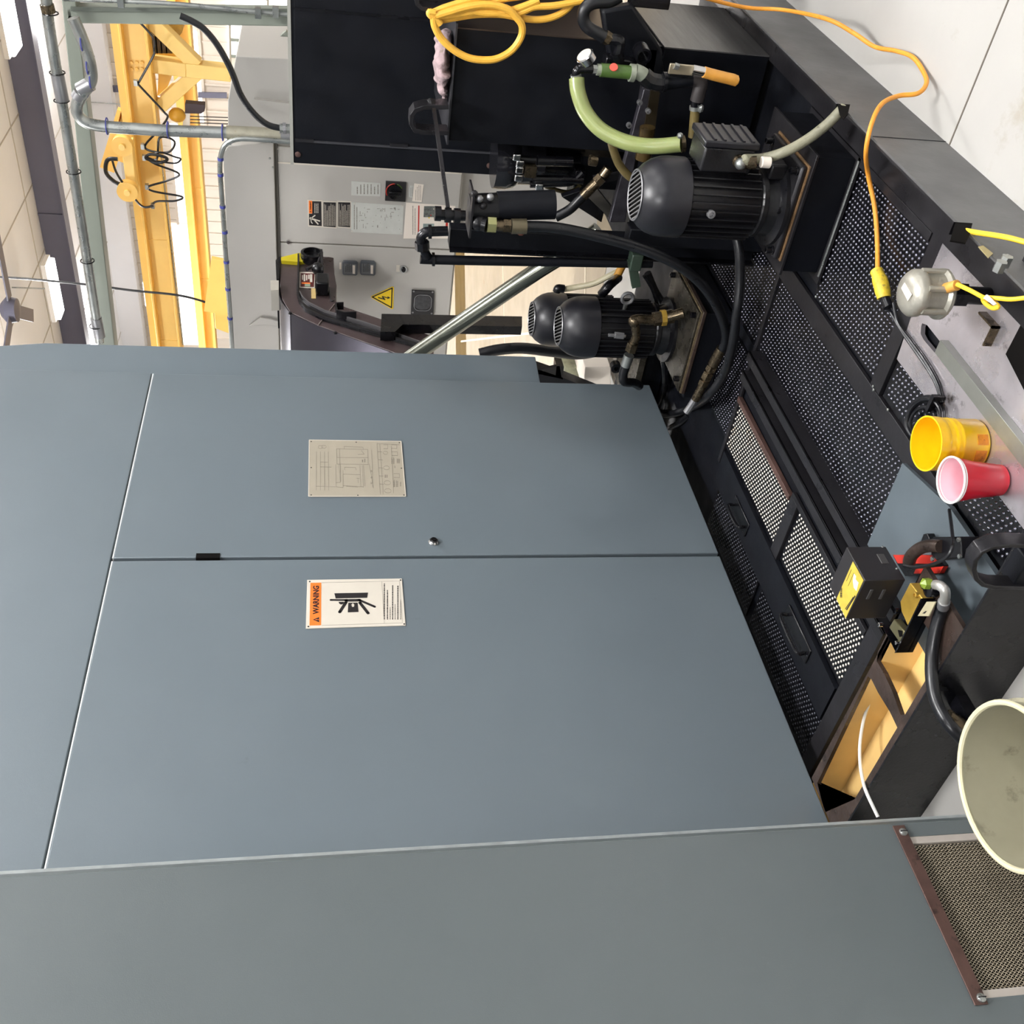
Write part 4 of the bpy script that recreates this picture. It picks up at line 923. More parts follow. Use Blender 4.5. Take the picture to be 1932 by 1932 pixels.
# shock triangle, crop (510,470) scale 6.23
def k_(x, y): return (510+x/6.23, 470+y/6.23)
tg = thing('high_voltage_triangle', 'yellow triangle with black lightning bolt on the grey cabinet', 'sign', px(722, 562, XL))
lab([k_(*q) for q in [(1182, 563), (1192, 550), (1432, 440), (1450, 445), (1452, 455), (1445, 695), (1430, 706), (1195, 575)]], 'yellow_field', SIGNY, tg)
tm = MB()
for a, b in [((1200, 563), (1432, 458)), ((1432, 458), (1424, 686)), ((1424, 686), (1200, 563))]:
    A_, B_ = px(*k_(*a), XL-.002), px(*k_(*b), XL-.002); d = (B_-A_).normalized(); s_ = d.cross(Vector((1, 0, 0)))*.0035; tm.prism([A_+s_-d*.003, B_+s_+d*.003, B_-s_+d*.003, A_-s_-d*.003], (-.001, 0, 0))
tm.build('black_border', INK, tg)
lb = MB()
for poly_ in [[(1265, 562), (1268, 575), (1352, 598), (1345, 585)], [(1345, 600), (1353, 592), (1318, 552), (1310, 560)], [(1312, 560), (1316, 552), (1385, 570), (1382, 578)], [(1378, 555), (1412, 572), (1376, 586)]]:
    lb.prism([px(*k_(*q), XL-.002) for q in poly_], (-.001, 0, 0))
lb.build('lightning_bolt', INK, tg)
# square ventilation fan
fv = thing('square_vent_fan', 'black square ventilation fan at the foot of the grey cabinet', 'fan', px(797, 570, XL))
lab([k_(*q) for q in [(1662, 474), (1925, 486), (1915, 775), (1650, 765)]], 'square_frame', SIGNB, fv, -.014, .002)
p = px(*k_(1792, 630), XL-.014); MB().lathe([(.052, 0), (.046, .002)], p, (-1, 0, 0), 28).build('filter_disc', mat('fan_filter', (58, 58, 60), .6, var=.5, scale=60), fv)
rn = [p+Vector((-.003, math.cos(a)*.058*(1-.08*math.cos(4*a)), math.sin(a)*.056*(1-.08*math.cos(4*a)))) for a in [2*math.pi*i/28 for i in range(28)]]
MB().tube(rn, .0022, 6, smooth=0, closed=True).build('guard_ring', GRILLE, fv)
for q in [(1686, 496), (1908, 505), (1674, 744), (1895, 755)]:
    p = px(*k_(*q), XL-.014); MB().lathe([(.006, 0), (.005, .003)], p, (-1, 0, 0), 12).build('screw', GRILLE, fv)

# ================================================================== chip conveyor (brown-black) : side plane Y = 2.75
YC = 2.75
cv = thing('chip_conveyor', 'brown-black chip conveyor head with curved hood, incline falling to the left', 'conveyor', py(700, 600, YC))
def kc(*p): return [k_(*q) for q in p]
MB().prism([py(*q, YC) for q in kc((110, 90), (115, 480), (140, 590), (230, 740), (560, 895), (1390, 1190), (1900, 1370), (1940, 1030), (1300, 820), (880, 680), (775, 620), (770, 560), (780, 430), (755, 290), (745, 100), (690, 90), (340, 70))], (0, .62, 0)).build('side_casing', CONV, cv, bevel=.003)
# curved hood sheet running left
hood = [(96, 440), (100, 540), (130, 620), (230, 750), (330, 800), (560, 902), (1380, 1198), (1900, 1380)]
hp = [py(*k_(*q), YC) for q in hood]
mb = MB(); 
for i in range(len(hp)-1): mb.prism([hp[i], hp[i+1], hp[i+1]+Vector((-.006, 0, -.006)), hp[i]+Vector((-.006, 0, -.006))], (0, .62, 0))
mb.build('hood_sheet', mat('glossy_black_hood', (48, 46, 54), .24, metal=.7, var=.1), cv, sharp=60)
rim = [(330, 80), (325, 400), (318, 520), (345, 620), (420, 720), (620, 820), (1000, 920), (1760, 1150)]
MB().ribbon([py(*k_(*q), YC-.01) for q in rim], (0, .03, 0), .008).build('outer_rim', BLKS, cv)
rim2 = [(345, 520), (380, 590), (450, 650), (640, 745), (1100, 880), (1780, 1120)]
MB().ribbon([py(*k_(*q), YC-.01) for q in rim2], (0, .03, 0), .006).build('inner_rim', mat('pale_worn_rim', (120, 118, 120), .35, metal=.6), cv)
MB().prism([py(*k_(*q), YC-.012) for q in [(335, 520), (440, 650), (640, 748), (1780, 1130), (1750, 1150), (625, 830), (400, 710), (330, 600)]], (0, .01, 0)).build('side_channel', BLKG, cv)
MB().beam(py(*k_(560, 895), YC-.004), py(*k_(755, 645), YC-.004), .004, .004).build('panel_seam', mat('seam_pale', (120, 110, 105), .4), cv)
MB().prism([py(*k_(*q), YC-.02) for q in [(125, 95), (330, 45), (460, 52), (550, 60), (560, 110), (330, 150), (130, 135)]], (0, .3, 0)).build('yellow_guard', mat('guard_yellow', (188, 172, 20), .5, var=.15), cv)
MB().prism([py(*k_(*q), YC-.01) for q in [(62, 130), (105, 88), (120, 90), (105, 350), (72, 352)]], (0, .3, 0)).build('end_cap', BLKG, cv)
MB().prism([py(*k_(*q), YC-.03) for q in [(0, 365), (100, 368), (98, 480), (5, 485)]], (0, .12, 0)).build('grey_connector', mat('pale_grey_plug', (168, 164, 154), .5), cv)
wlb = MB().prism([py(*k_(*q), YC-.004) for q in [(345, 268), (528, 272), (522, 455), (342, 450)]], (0, .003, 0)).build('safety_sticker', SIGNW, cv)
MB().prism([py(*k_(*q), YC-.006) for q in [(358, 282), (516, 286), (510, 443), (355, 438)]], (0, .002, 0)).build('sticker_field', mat('dark_maroon', (82, 28, 26), .5), wlb)
sk = MB()
for (x0, x1, y0, y1) in [(372, 386, 305, 360), (392, 410, 295, 375), (420, 434, 305, 365), (444, 462, 300, 350), (466, 494, 295, 385)]: sk.prism([py(*k_(*q), YC-.0075) for q in [(x0, y0), (x1, y0), (x1, y1), (x0, y1)]], (0, .0015, 0))
sk.build('sticker_text_block', SIGNW, wlb, kind='stuff')
MB().prism([py(*k_(*q), YC-.0075) for q in [(368, 390), (470, 395), (470, 408), (368, 406)]], (0, .0015, 0)).build('sticker_arrow', SIGNO, wlb)
MB().prism([py(*k_(*q), YC-.0075) for q in [(405, 408), (470, 408), (468, 438), (405, 436)]], (0, .0015, 0)).build('sticker_patch', mat('sage', (130, 146, 128), .5), wlb)
MB().prism([py(*k_(*q), YC-.004) for q in [(480, 460), (530, 462), (536, 578), (482, 576)]], (0, .003, 0)).build('tan_tag', mat('tan_tag', (204, 176, 116), .5, var=.1), cv)
# drive motor parts on the side
dm = MB().lathe([(.055, 0), (.06, .02), (.06, .05), (.045, .055), (.045, .03)], py(*k_(490, 135), YC-.01), (0, -1, 0), 24).build('drive_sprocket', BLKG, cv)
MB().tube([py(*k_(*q), YC-.05) for q in [(430, 240), (500, 200), (560, 180), (600, 40)]], .010, 8).build('chain_lever', BLKS, cv)
MB().beam(py(*k_(600, 20), YC-.06), py(*k_(610, 270), YC-.06), .02, .012).build('lever_plate', BLKS, cv)
MB().box(*[v for v in (py(*k_(590, 340), YC-.08).x-.05, py(*k_(590, 340), YC-.08).x+.06, YC-.08, YC-.002, py(*k_(620, 300), YC).z-.03, py(*k_(540, 300), YC).z)]).build('gearbox', BLKG, cv, bevel=.008)
MB().ball(py(*k_(560, 230), YC-.05), .035, 12).build('grease_cap', BLKG, cv)
MB().tube([py(*k_(*q), YC-.01) for q in [(690, 450), (700, 540), (715, 610), (750, 605)]], .004, 6).build('thin_tube', BLKS, cv)
MB().ribbon([py(*k_(*q), YC-.03) for q in [(860, 665), (775, 668), (770, 700), (785, 755), (870, 780), (1010, 775)]], (0, .04, 0), .008).build('hook_bracket', BLKS, cv)
for q in [(235, 760), (765, 990)]:
    p = py(*k_(*q), YC); MB().lathe([(.010, 0), (.008, .008)], p, (0, -1, 0), 10).build('hood_bolt', BLKG, cv)
# conveyor leg post and knee
MB().prism([py(x, y, YC-.06) for x, y in [(720, 592), (985, 597), (985, 616), (760, 612), (745, 626), (718, 626)]], (0, .05, 0)).build('leg_post', BLKG, cv)
sbl = thing('silver_pipe', 'thick shiny galvanized pipe slanting down from behind the doors', 'pipe', px(900, 600, 3.85))
MB().tube([px(752, 690, 3.95), px(985, 530, 3.85), px(1080, 470, 3.82), px(1130, 435, 3.8)], .036, 20, smooth=5).build('pipe_run', mat('dark_chromed_pipe', (120, 122, 112), .2, metal=.9, var=.15, scale=4), sbl)
# yellow safety line and pale skid under the cabinet
yl = MB(); ya_ = pz(868, 470, .002); yb_ = pz(872, 700, .002)
struct(MB().prism([pz(857, 440, .001), pz(876, 440, .001), pz(882, 760, .001), pz(862, 760, .001)], (0, 0, .002)).build('trim_4', LINEY))
# dark leg frame and white carton behind the left door edge
pr = thing('white_carton', 'white box glimpsed low between the door edge and the middle motor', 'box', (4.3, 2.9, 0))
MB().prism([px(x, y, 4.6) for x, y in [(1104, 692), (1152, 692), (1152, 735), (1100, 735)]], (.3, 0, 0)).build('body', PAPER, pr, bevel=.004)
gb = thing('grey_drum', 'streaky grey-green drum beside the white box behind the motors', 'drum', (4.8, 3.1, 0))
MB().prism([px(x, y, 4.8) for x, y in [(1063, 691), (1104, 692), (1100, 745), (1062, 745)]], (.3, 0, 0)).build('body', mat('streaky_grey', (132, 132, 108), .4, var=.5, scale=14), gb, bevel=.01)
lf = thing('leg_frame', 'black sloping leg frame under the chip conveyor', 'frame', px(1040, 710, 4.5))
MB().prism([px(x, y, 4.5) for x, y in [(1010, 695), (1018, 740), (1130, 740), (1060, 712)]], (.08, 0, 0)).build('gusset_plate', BLK, lf)
MB().prism([px(x, y, 4.5) for x, y in [(1050, 690), (1064, 692), (1062, 716), (1048, 712)]], (.08, 0, 0)).build('upright', BLKG, lf)
MB().prism([px(x, y, 4.5) for x, y in [(1010, 700), (1056, 690), (1060, 715), (1012, 705)]], (.02, 0, 0)).build('crossbar', BLKG, lf)
blh = thing('floor_hose', 'black hose lying behind the rear motors toward the door edge', 'hose', px(1000, 662, 4.2))
MB().tube([px(x, y, 4.3) for x, y in [(905, 668), (940, 660), (985, 657), (1040, 663), (1090, 668), (1130, 662)]], .028, 12).build('hose_run', RUBBER, blh)
# ================================================================== frame post and beam with conduits
XP = 4.7
pf = thing('gantry_frame', 'grey-green steel frame, one post and a long top beam carrying conduits', 'frame', px(130, 20, XP))
a, b = px(118, 20, XP), px(205, 645, XP)
def bpt(x, y, X=XP): return px(x, y, X)
MB().prism([bpt(114, -20), bpt(140, -20), bpt(222, 700), bpt(190, 700)], (.09, 0, 0)).build('top_beam', FRAMEG, pf, bevel=.004)
MB().prism([bpt(125, 16), bpt(552, 22), bpt(552, 50), bpt(128, 44)], (.09, 0, 0)).build('post', FRAMEG, pf, bevel=.004)
MB().prism([bpt(134, 12), bpt(552, 16), bpt(552, 24), bpt(134, 20)], (-.01, 0, 0)).build('post_flange', mat('frame_dark', (96, 102, 94), .45), pf)
XQ = 4.55
ct = thing('beam_conduit', 'shiny galvanized conduit running along the top beam with couplings', 'conduit', px(100, 100, XQ))
MB().tube([px(x, y, XQ) for x, y in [(86, -20), (90, 30), (100, 95), (112, 165), (128, 260), (155, 430), (172, 540), (188, 645)]], .022, 14).build('conduit_run', STEEL, ct)
for q0, q1 in [((108, 140), (118, 190)), ((88, 8), (92, 24)), ((181, 600), (188, 635))]:
    MB().cyl(px(*q0, XQ), px(*q1, XQ), .027, n=16).build('coupling', BRASS if q0[0] == 88 else GRILLE, ct)
for q in [(97, 25), (110, 137), (118, 190), (141, 324), (167, 492), (183, 615)]:
    p = px(q[0]-2, q[1], XQ); MB().tube([p+Vector((math.cos(t_)*.03, .0, math.sin(t_)*.03)) for t_ in [i*math.pi/6 for i in range(12)]], .003, 5, smooth=0, closed=True).build('cable_tie', BLKG, ct)
XR = 4.45
fc = thing('flexible_conduit', 'thick silver conduit curving down from the beam onto the black cabinet', 'conduit', px(200, 235, XR))
MB().tube([px(x, y, XR) for x, y in [(138, 34), (158, 80), (170, 120), (172, 150), (160, 172), (148, 190), (145, 210), (158, 228), (185, 237), (240, 242), (330, 247), (425, 250), (475, 252), (552, 255)]], .024, 16).build('conduit_run', STEEL, fc)
MB().cyl(px(428, 250, XR), px(530, 255, XR), .029, n=18).build('rigid_sleeve', mat('stained_zinc', (160, 156, 140), .45, metal=.6, var=.25, dirt=((130, 108, 70), 20, .6)), fc)
for q0, q1 in [((150, 170), (172, 158)), ((146, 186), (152, 176)), ((527, 254), (550, 256))]:
    MB().cyl(px(*q0, XR), px(*q1, XR), .028, n=14).build('coupling', GRILLE, fc)
MB().box(*[v for v in (XR-.04, XR+.04, px(432, 262, XR).y-.0, px(432, 262, XR).y+.01, px(436, 240, XR).z, px(428, 240, XR).z)]).build('clamp', STEEL, fc)
for q in [(155, 80), (166, 125), (172, 152), (202, 238), (317, 245), (420, 250)]:
    p = px(*q, XR); MB().tube([p+Vector((0, math.cos(t_)*.033, .0))+Vector((math.sin(t_)*.033, 0, 0)) for t_ in [i*math.pi/6 for i in range(12)]], .003, 5, smooth=0, closed=True).build('cable_tie', BLUEP, fc)
gt = thing('grey_loop_conduit', 'slim grey conduit bending from the black cabinet along the grey duct', 'conduit', px(440, 265, 4.4))
MB().tube([px(x, y, 4.42) for x, y in [(552, 268), (500, 264), (455, 262), (432, 268), (420, 282), (415, 310), (417, 350), (422, 420), (427, 500), (433, 580), (438, 660)]], .011, 10).build('conduit_run', STEEL, gt)
for q in [(416, 300), (416, 330), (420, 390), (424, 438), (427, 494), (430, 545), (434, 600)]:
    p = px(*q, 4.42); MB().cyl(p+Vector((0, 0, .0))-Vector((0, .006, 0)), p+Vector((0, .006, 0)), .013, n=10).build('cable_tie', BLUEP, gt)
pc = thing('thin_post_conduit', 'thin conduit clipped along the frame post', 'conduit', px(300, 12, 4.6))
MB().tube([px(x, y, 4.62) for x, y in [(120, -2), (225, 2), (340, 8), (480, 22), (550, 28)]], .009, 8).build('conduit_run', STEEL, pc)
for q in [(228, 3), (487, 24), (520, 22)]:
    p = px(*q, 4.61); MB().box(p.x-.015, p.x+.015, p.y-.02, p.y+.02, p.z-.012, p.z+.012).build('clip', STEEL, pc)
bc = thing('black_flex_cable', 'thick black cable drooping from the post to the cabinet gland', 'cable', px(450, 150, 4.4))
MB().tube([px(x, y, 4.35) for x, y in [(340, 30), (362, 40), (385, 55), (410, 85), (435, 130), (455, 180), (480, 215), (505, 235), (530, 242)]], .013, 12).build('cable_run', RUBBER, bc)
MB().cyl(px(528, 242, 4.35), px(550, 243, 4.35), .020, n=8).build('gland', STEEL, bc)
MB().cyl(px(534, 242, 4.35), px(540, 242, 4.35), .024, n=8).build('gland_nut', GRILLE, bc)
# thin vertical pole on the wall at far right
vp = thing('wall_downpipe', 'slim grey pipe running down the daylit wall at the right', 'pipe', px(480, 40, 20))
MB().cyl(px(432, 40, 20), px(434, 140, 20), .03, n=8).build('pipe_run', mat('pale_pipe', (190, 188, 180), .5), vp)
MB().cyl(px(504, 0, 20), px(504, 90, 20), .03, n=8).build('cross_pipe', mat('pale_pipe', (190, 188, 180)), vp)

# ================================================================== valve column, pipes and the pump behind
XV = 3.12
vc = thing('valve_column', 'tall black channel post carrying the hydraulic filter and valves', 'post', px(1400, 455, XV))
c0, c1 = px(850, 468, XV), px(850, 432, XV)
MB().box(XV, XV+.05, c1.y, c0.y, .125, c1.z).build('channel_web', BLK, vc, bevel=.002)
MB().box(XV-.03, XV, c0.y-.006, c0.y, .125, c1.z).build('channel_flange', BLKG, vc)
MB().box(XV-.06, XV, c1.y-.06, c1.y+.0, .125, px(1180, 430, XV).z).build('manifold_post', BLK, vc, bevel=.004)
vb = thing('hydraulic_filter', 'black hydraulic filter cylinder with shiny head and brass fittings on the post', 'filter', px(990, 388, XV-.06))
xf = XV-.09
r_ = 27*dep(px(990, 388, xf))/F
MB().cyl(px(938, 389, xf), px(1046, 386, xf), r_, n=28).build('filter_bowl', BLK, vb)
MB().cyl(px(886, 394, xf), px(938, 392, xf), r_*1.02, n=28).build('filter_head', BLKG, vb)
MB().box(xf-.06, xf+.05, px(880, 425, xf).y-.13, px(880, 425, xf).y+.015, px(884, 400, xf).z-.006, px(884, 400, xf).z).build('head_plate', BLKS, vb)
MB().cyl(px(826, 405, xf), px(878, 407, xf), .016, n=18).build('solenoid_stem', BLKG, vb)
for q in [(826, 403), (845, 406), (862, 407)]:
    p = px(*q, xf); MB().cyl(p+Vector((0, 0, .010)), p-Vector((0, 0, .010)), .023, n=18).build('knurled_ring', BLKG, vb)
for k, q in enumerate([(905, 375), (912, 388), (925, 372), (895, 366)]):
    p = px(*q, xf-.04); MB().ball(p, .012, 10).build('bolt_head', [GRILLE, BLKS, GRILLE, BLKS][k], vb)
p = px(902, 420, xf-.04); MB().ball(p, .028, 16).build('elbow', BLKG, vb)
MB().cyl(p, px(918, 424, xf-.05), .024, n=18).build('elbow_arm', BLKG, vb)
MB().cyl(px(919, 424, xf-.05), px(935, 425, xf-.05), .026, n=6).build('hex_nut', mat('zinc_hex', (170, 170, 120), .3, metal=.7), vb)
MB().cyl(px(935, 425, xf-.05), px(950, 426, xf-.05), .018, n=14).build('nipple', BRASS, vb)
MB().cyl(px(949, 426, xf-.05), px(963, 427, xf-.05), .022, n=6).build('brass_nut', BRASS, vb)
MB().cyl(px(965, 427, xf-.05), px(993, 427, xf-.05), .024, n=18).build('hose_ferrule', mat('olive_ferrule', (112, 104, 84), .35, metal=.7, var=.2), vb)
MB().ball(px(983, 437, xf-.03), .014, 10).build('copper_plug', mat('copper', (160, 100, 80), .3, metal=.8), vb)
# black pipe with double elbow
bp_ = thing('black_riser_pipe', 'slim black pipe with a double elbow at its top beside the post', 'pipe', px(1190, 495, XV-.02))
xq = XV-.02
MB().tube([px(x, y, xq) for x, y in [(845, 436), (812, 437), (800, 440), (794, 450), (797, 462)]], .016, 14).build('top_elbow', BLKG, bp_)
MB().tube([px(x, y, xq) for x, y in [(797, 460), (800, 472), (808, 486), (822, 490), (1150, 496), (1230, 497)]], .016, 14).build('pipe_run', BLK, bp_)
for a_, b_ in [((796, 456), (797, 470)), ((815, 489), (820, 489)), ((808, 437), (814, 437))]:
    MB().cyl(px(*a_, xq), px(*b_, xq), .024, n=8).build('collar', BLKG, bp_)
gv = thing('green_clamp', 'small green-black pipe clamp low on the riser pipe', 'clamp', px(1200, 505, xq-.03))
MB().beam(px(1192, 490, xq-.03), px(1200, 540, xq-.03), .02, .03).build('clamp_arm', mat('green_black', (44, 58, 48), .35), gv)
p = px(1199, 492, xq-.03); MB().box(p.x-.02, p.x+.03, p.y-.03, p.y+.03, p.z-.02, p.z+.02).build('clamp_body', mat('green_black', (44, 58, 48)), gv, bevel=.004)
# rear pump at the edge of the tall tank
rp_ = thing('rear_pump', 'glossy black pump head with shiny studs tucked behind the tall tank', 'pump', px(1000, 305, 3.62))
p = px(945, 303, 3.62); r_ = 52*dep(p)/F
MB().lathe([(r_*.98, .0), (r_, -.015), (r_, -.045), (r_*.93, -.075), (r_*.8, -.09), (r_*.78, -.18)], (p.x, p.y, px(931, 303, 3.62).z), n=36).build('cover', mat('glossy_black', (30, 30, 34), .12), rp_)
MB().cyl((p.x, p.y, px(985, 303, 3.62).z), (p.x, p.y, px(1100, 303, 3.62).z), r_*.62, n=28).build('pump_body', BLKG, rp_)
MB().box(3.56, 3.72, p.y-.06, p.y+.06, .125, px(1090, 303, 3.62).z).build('pump_stand', BLK, rp_)
MB().box(p.x-.12, p.x-.02, p.y-.03, p.y+.09, px(1095, 303, 3.62).z, px(1075, 303, 3.62).z).build('foot', BLKG, rp_, bevel=.004)
for k, (x, y, l) in enumerate([(985, 300, 25), (985, 322, 28), (1020, 303, 60), (1010, 338, 90)]):
    MB().cyl(px(x-6, y, 3.46), px(x+l, y+2, 3.46), [.014, .016, .017, .015][k], n=12).build('valve_tube', BLKG, rp_)
for k, q in enumerate([(975, 296), (981, 308), (978, 335), (980, 320), (1017, 352), (1018, 360)]):
    p = px(*q, 3.44); mb = MB(); mb.box(p.x-.01, p.x+.01, p.y-.012, p.y+.012, p.z-.014, p.z+.014); mb.build('shiny_stud', CHROME, rp_, bevel=.004)
p = px(1000, 322, 3.44); MB().box(p.x-.015, p.x+.015, p.y-.02, p.y+.02, p.z-.02, p.z+.02).build('name_block', BRASS, rp_)
MB().tube([px(x, y, 3.46) for x, y in [(1000, 348), (1040, 347), (1075, 345), (1090, 335), (1100, 325)]], .012, 10).build('curved_tube', BLKG, rp_)
MB().tube([px(x, y, 3.5) for x, y in [(1030, 352), (1065, 362), (1085, 358), (1095, 348)]], .008, 8).build('amber_tube', CLEAR, rp_)
gh = thing('hydraulic_hose', 'black hose with long brass ferrule slanting from the rear pump', 'hose', px(1100, 370, 3.3))
MB().tube([px(x, y, 3.3) for x, y in [(1048, 410), (1075, 395), (1095, 375), (1108, 362)]], .017, 12).build('hose_run', RUBBER, gh)
MB().cyl(px(1100, 370, 3.3), px(1128, 342, 3.3), .018, n=16).build('ferrule', BRASS, gh)
MB().cyl(px(1126, 344, 3.3), px(1136, 334, 3.3), .021, n=6).build('hex_nut', BRASS, gh)
MB().cyl(px(1138, 332, 3.3), px(1148, 318, 3.3), .018, n=16).build('nipple', BRASS, gh)
MB().cyl(px(1112, 302, 3.3), px(1126, 304, 3.3), .018, n=14).build('union', BRASS, gh)
# rails and brackets low behind the big motor
for k, (pts_, nm, lb_, M) in enumerate([([(1060, 372), (1135, 420), (1140, 400), (1095, 360)], 'brace_bar', 'dark slanted brace bar left of the rear pump', BLKG), ([(1105, 368), (1128, 358), (1172, 412), (1150, 414)], 'brace_plate', 'pale-edged slanted brace plate below the brass ferrule', mat('dull_grey_plate', (90, 86, 80), .4, metal=.4))]):
    t = thing(nm, lb_, 'bracket', px(*pts_[0], 3.35)); MB().prism([px(*q, 3.35) for q in pts_], (.03, 0, 0)).build('bar', M, t, bevel=.002)
rl = thing('slide_rail', 'dark machined slide rail standing below the rear pump', 'rail', px(1200, 330, 3.3))
MB().prism([px(x, y, 3.33) for x, y in [(1125, 350), (1200, 330), (1240, 95), (1222, 92), (1185, 325), (1120, 335)]], (.02, 0, 0)).build('rail_back', BLKS, rl)
MB().prism([px(x, y, 3.3) for x, y in [(1150, 420), (1180, 420), (1200, 300), (1232, 170), (1215, 168), (1180, 300)]], (.03, 0, 0)).build('rail_body', mat('scuffed_dark_steel', (62, 60, 66), .4, metal=.5, var=.35, scale=30), rl, bevel=.003)
MB().prism([px(x, y, 3.29) for x, y in [(1205, 300), (1228, 305), (1245, 175), (1228, 172)]], (.02, 0, 0)).build('rail_tab', mat('oily_tab', (58, 50, 36), .3, metal=.5), rl)
for q in [(1206, 192), (1222, 208), (1186, 235), (1184, 262)]:
    p = px(*q, 3.28); MB().lathe([(.009, 0), (.009, .012), (.005, .013), (.005, .004)], p, (-1, 0, 0), 12).build('socket_screw', GRILLE, rl)
# suction pipe upper black flexible with hex elbow
XS = 3.25
sp1 = thing('black_suction_hose', 'black bent hose with hex elbow at the upper right of the gauge', 'hose', px(1110, 50, XS))
MB().tube([px(x, y, XS) for x, y in [(1170, -8), (1150, 2), (1120, 5), (1103, 18), (1101, 38), (1110, 52), (1128, 63), (1140, 70)]], .019, 14).build('hose_run', RUBBER, sp1)
MB().cyl(px(1140, 68, XS), px(1150, 75, XS), .020, n=6).build('hex_nut', BRASS, sp1)
MB().tube([px(x, y, XS) for x, y in [(1150, 74), (1166, 76), (1170, 84), (1166, 105), (1165, 116)]], .017, 8).build('elbow', BLKG, sp1)
MB().cyl(px(1163, 100, XS), px(1166, 118, XS), .022, n=8).build('collar', BLKG, sp1)
p = px(1212, 100, XS); MB().lathe([(.026, 0), (.026, .05), (.018, .051), (.018, .02)], p+Vector((.03, 0, 0)), (-1, .1, 0), 20).build('plug_boss', BLKG, sp1)
MB().prism([px(x, y, XS+.08) for x, y in [(1135, 20), (1195, 10), (1250, 95), (1255, 150), (1200, 150), (1150, 115)]], (.05, 0, 0)).build('casting', BLK, sp1, bevel=.01)
MB().beam(px(1140, 112, XS+.02), px(1215, 124, XS+.02), .05, .03).build('bridge_arm', BLKG, sp1, bevel=.004)
# gauge, green valve body, tee
gg = thing('pressure_gauge', 'round steel pressure gauge at the top of the green valve', 'gauge', px(1112, 110, 3.18))
p = px(1106, 110, 3.17); ax_v = Vector((-.15, -.75, .65)).normalized()
MB().lathe([(.026, -.012), (.029, -.010), (.029, .012), (.026, .014)], p, ax_v, 32).build('case', CHROME, gg)
MB().lathe([(.024, .0141), (.023, .0148)], p, ax_v, 28).build('dial', SIGNW, gg)
MB().cyl(px(1112, 122, 3.18), px(1118, 130, 3.18), .009, n=8).build('stem', BRASS, gg)
XT = 3.16
vv = thing('green_valve', 'green flow valve with red badge between gauge and pipe tee', 'valve', px(1160, 134, XT))
MB().cyl(px(1133, 132, XT), px(1190, 137, XT), .020, n=24).build('valve_body', GREEN, vv)
MB().cyl(px(1118, 131, XT), px(1131, 132, XT), .0135, n=6).build('hex_end', STEEL, vv)
MB().cyl(px(1126, 131, XT), px(1135, 132, XT), .017, n=16).build('pale_collar', PALEG, vv)
MB().cyl(px(1188, 137, XT), px(1197, 138, XT), .026, n=16).build('flange_ring', PALEG, vv)
p = px(1158, 127, XT-.015); MB().lathe([(.013, 0), (.012, .003)], p, (-.6, -.7, .1), 20).build('red_badge', mat('badge_red', (232, 90, 76), .4), vv)
MB().tube([px(x, y, XT) for x, y in [(1118, 130), (1096, 130), (1088, 134), (1087, 146)]], .014, 12).build('top_elbow', BLKG, vv)
MB().cyl(px(1086, 140, XT), px(1088, 150, XT), .017, n=16).build('hose_cuff', STEEL, vv)
tee = thing('pipe_tee', 'pale then black pipe tee linking the green valve to the levered ball valve', 'pipe', px(1215, 140, XT))
MB().tube([px(1198, 134, XT), px(1208, 138, XT), px(1216, 144, XT)], .022, 16).build('pale_union', PALEG, tee)
MB().tube([px(1214, 142, XT), px(1226, 152, XT), px(1243, 156, XT), px(1252, 155, XT)], .026, 8).build('black_tee', BLKG, tee)
MB().cyl(px(1250, 155, XT), px(1256, 155, XT), .030, n=20).build('flange_ring', BLKG, tee)
bv = thing('ball_valve', 'black ball valve with steel lever and amber grip', 'valve', px(1290, 152, XT))
MB().cyl(px(1256, 155, XT), px(1305, 150, XT), .023, n=20).build('valve_body', BLK, bv)
MB().tube([px(x, y, XT) for x, y in [(1302, 150), (1315, 150), (1322, 158), (1319, 172), (1315, 190)]], .022, 14).build('elbow', mat('dark_elbow', (54, 50, 50), .4), bv)
XL2 = XT-.03
MB().box(*[v for v in (XL2-.012, XL2+.012, px(1275, 137, XL2).y-.02, px(1275, 137, XL2).y+.01, px(1300, 130, XL2).z, px(1262, 130, XL2).z)]).build('valve_neck', BLKG, bv, bevel=.003)
lv = MB().beam(px(1262, 129, XL2-.015), px(1308, 133, XL2-.015), .030, .008, up=(-1, 0, 0)).build('lever', mat('warm_steel', (176, 164, 140), .35, metal=.7), bv, bevel=.002)
MB().cyl(px(1272, 124, XL2-.02), px(1280, 127, XL2-.02), .010, n=6).build('lever_nut', STEEL, lv)
MB().cyl(px(1306, 131, XL2-.015), px(1330, 136, XL2-.015), .014, n=18).build('grip_collar', CHROME, lv)
hx = [px(1328, 136, XL2-.015), px(1345, 141, XL2-.015), px(1365, 146, XL2-.015), px(1382, 150, XL2-.015), px(1388, 152, XL2-.015), px(1392, 153, XL2-.015)]
MB().tube(hx, [.0165, .0168, .017, .0172, .0165, .011], 18, smooth=4).build('amber_grip', WOODY, lv)
oh = thing('amber_clear_hose', 'short oily clear hose with steel clamp below the ball valve elbow', 'hose', px(1310, 225, XT))
MB().cyl(px(1314, 186, XT), px(1312, 202, XT), .016, n=14).build('barb', BLKG, oh)
MB().tube([px(x, y, XT) for x, y in [(1312, 200), (1310, 225), (1307, 258)]], .0155, 12).build('hose_run', CLEAR, oh)
MB().cyl(px(1311.5, 200, XT), px(1311, 207, XT), .018, n=18).build('hose_clamp', STEEL, oh)
p = px(1322, 205, XT-.02); MB().ball(p, .010, 8, (1, 1.4, 1)).build('clamp_screw', STEEL, oh)
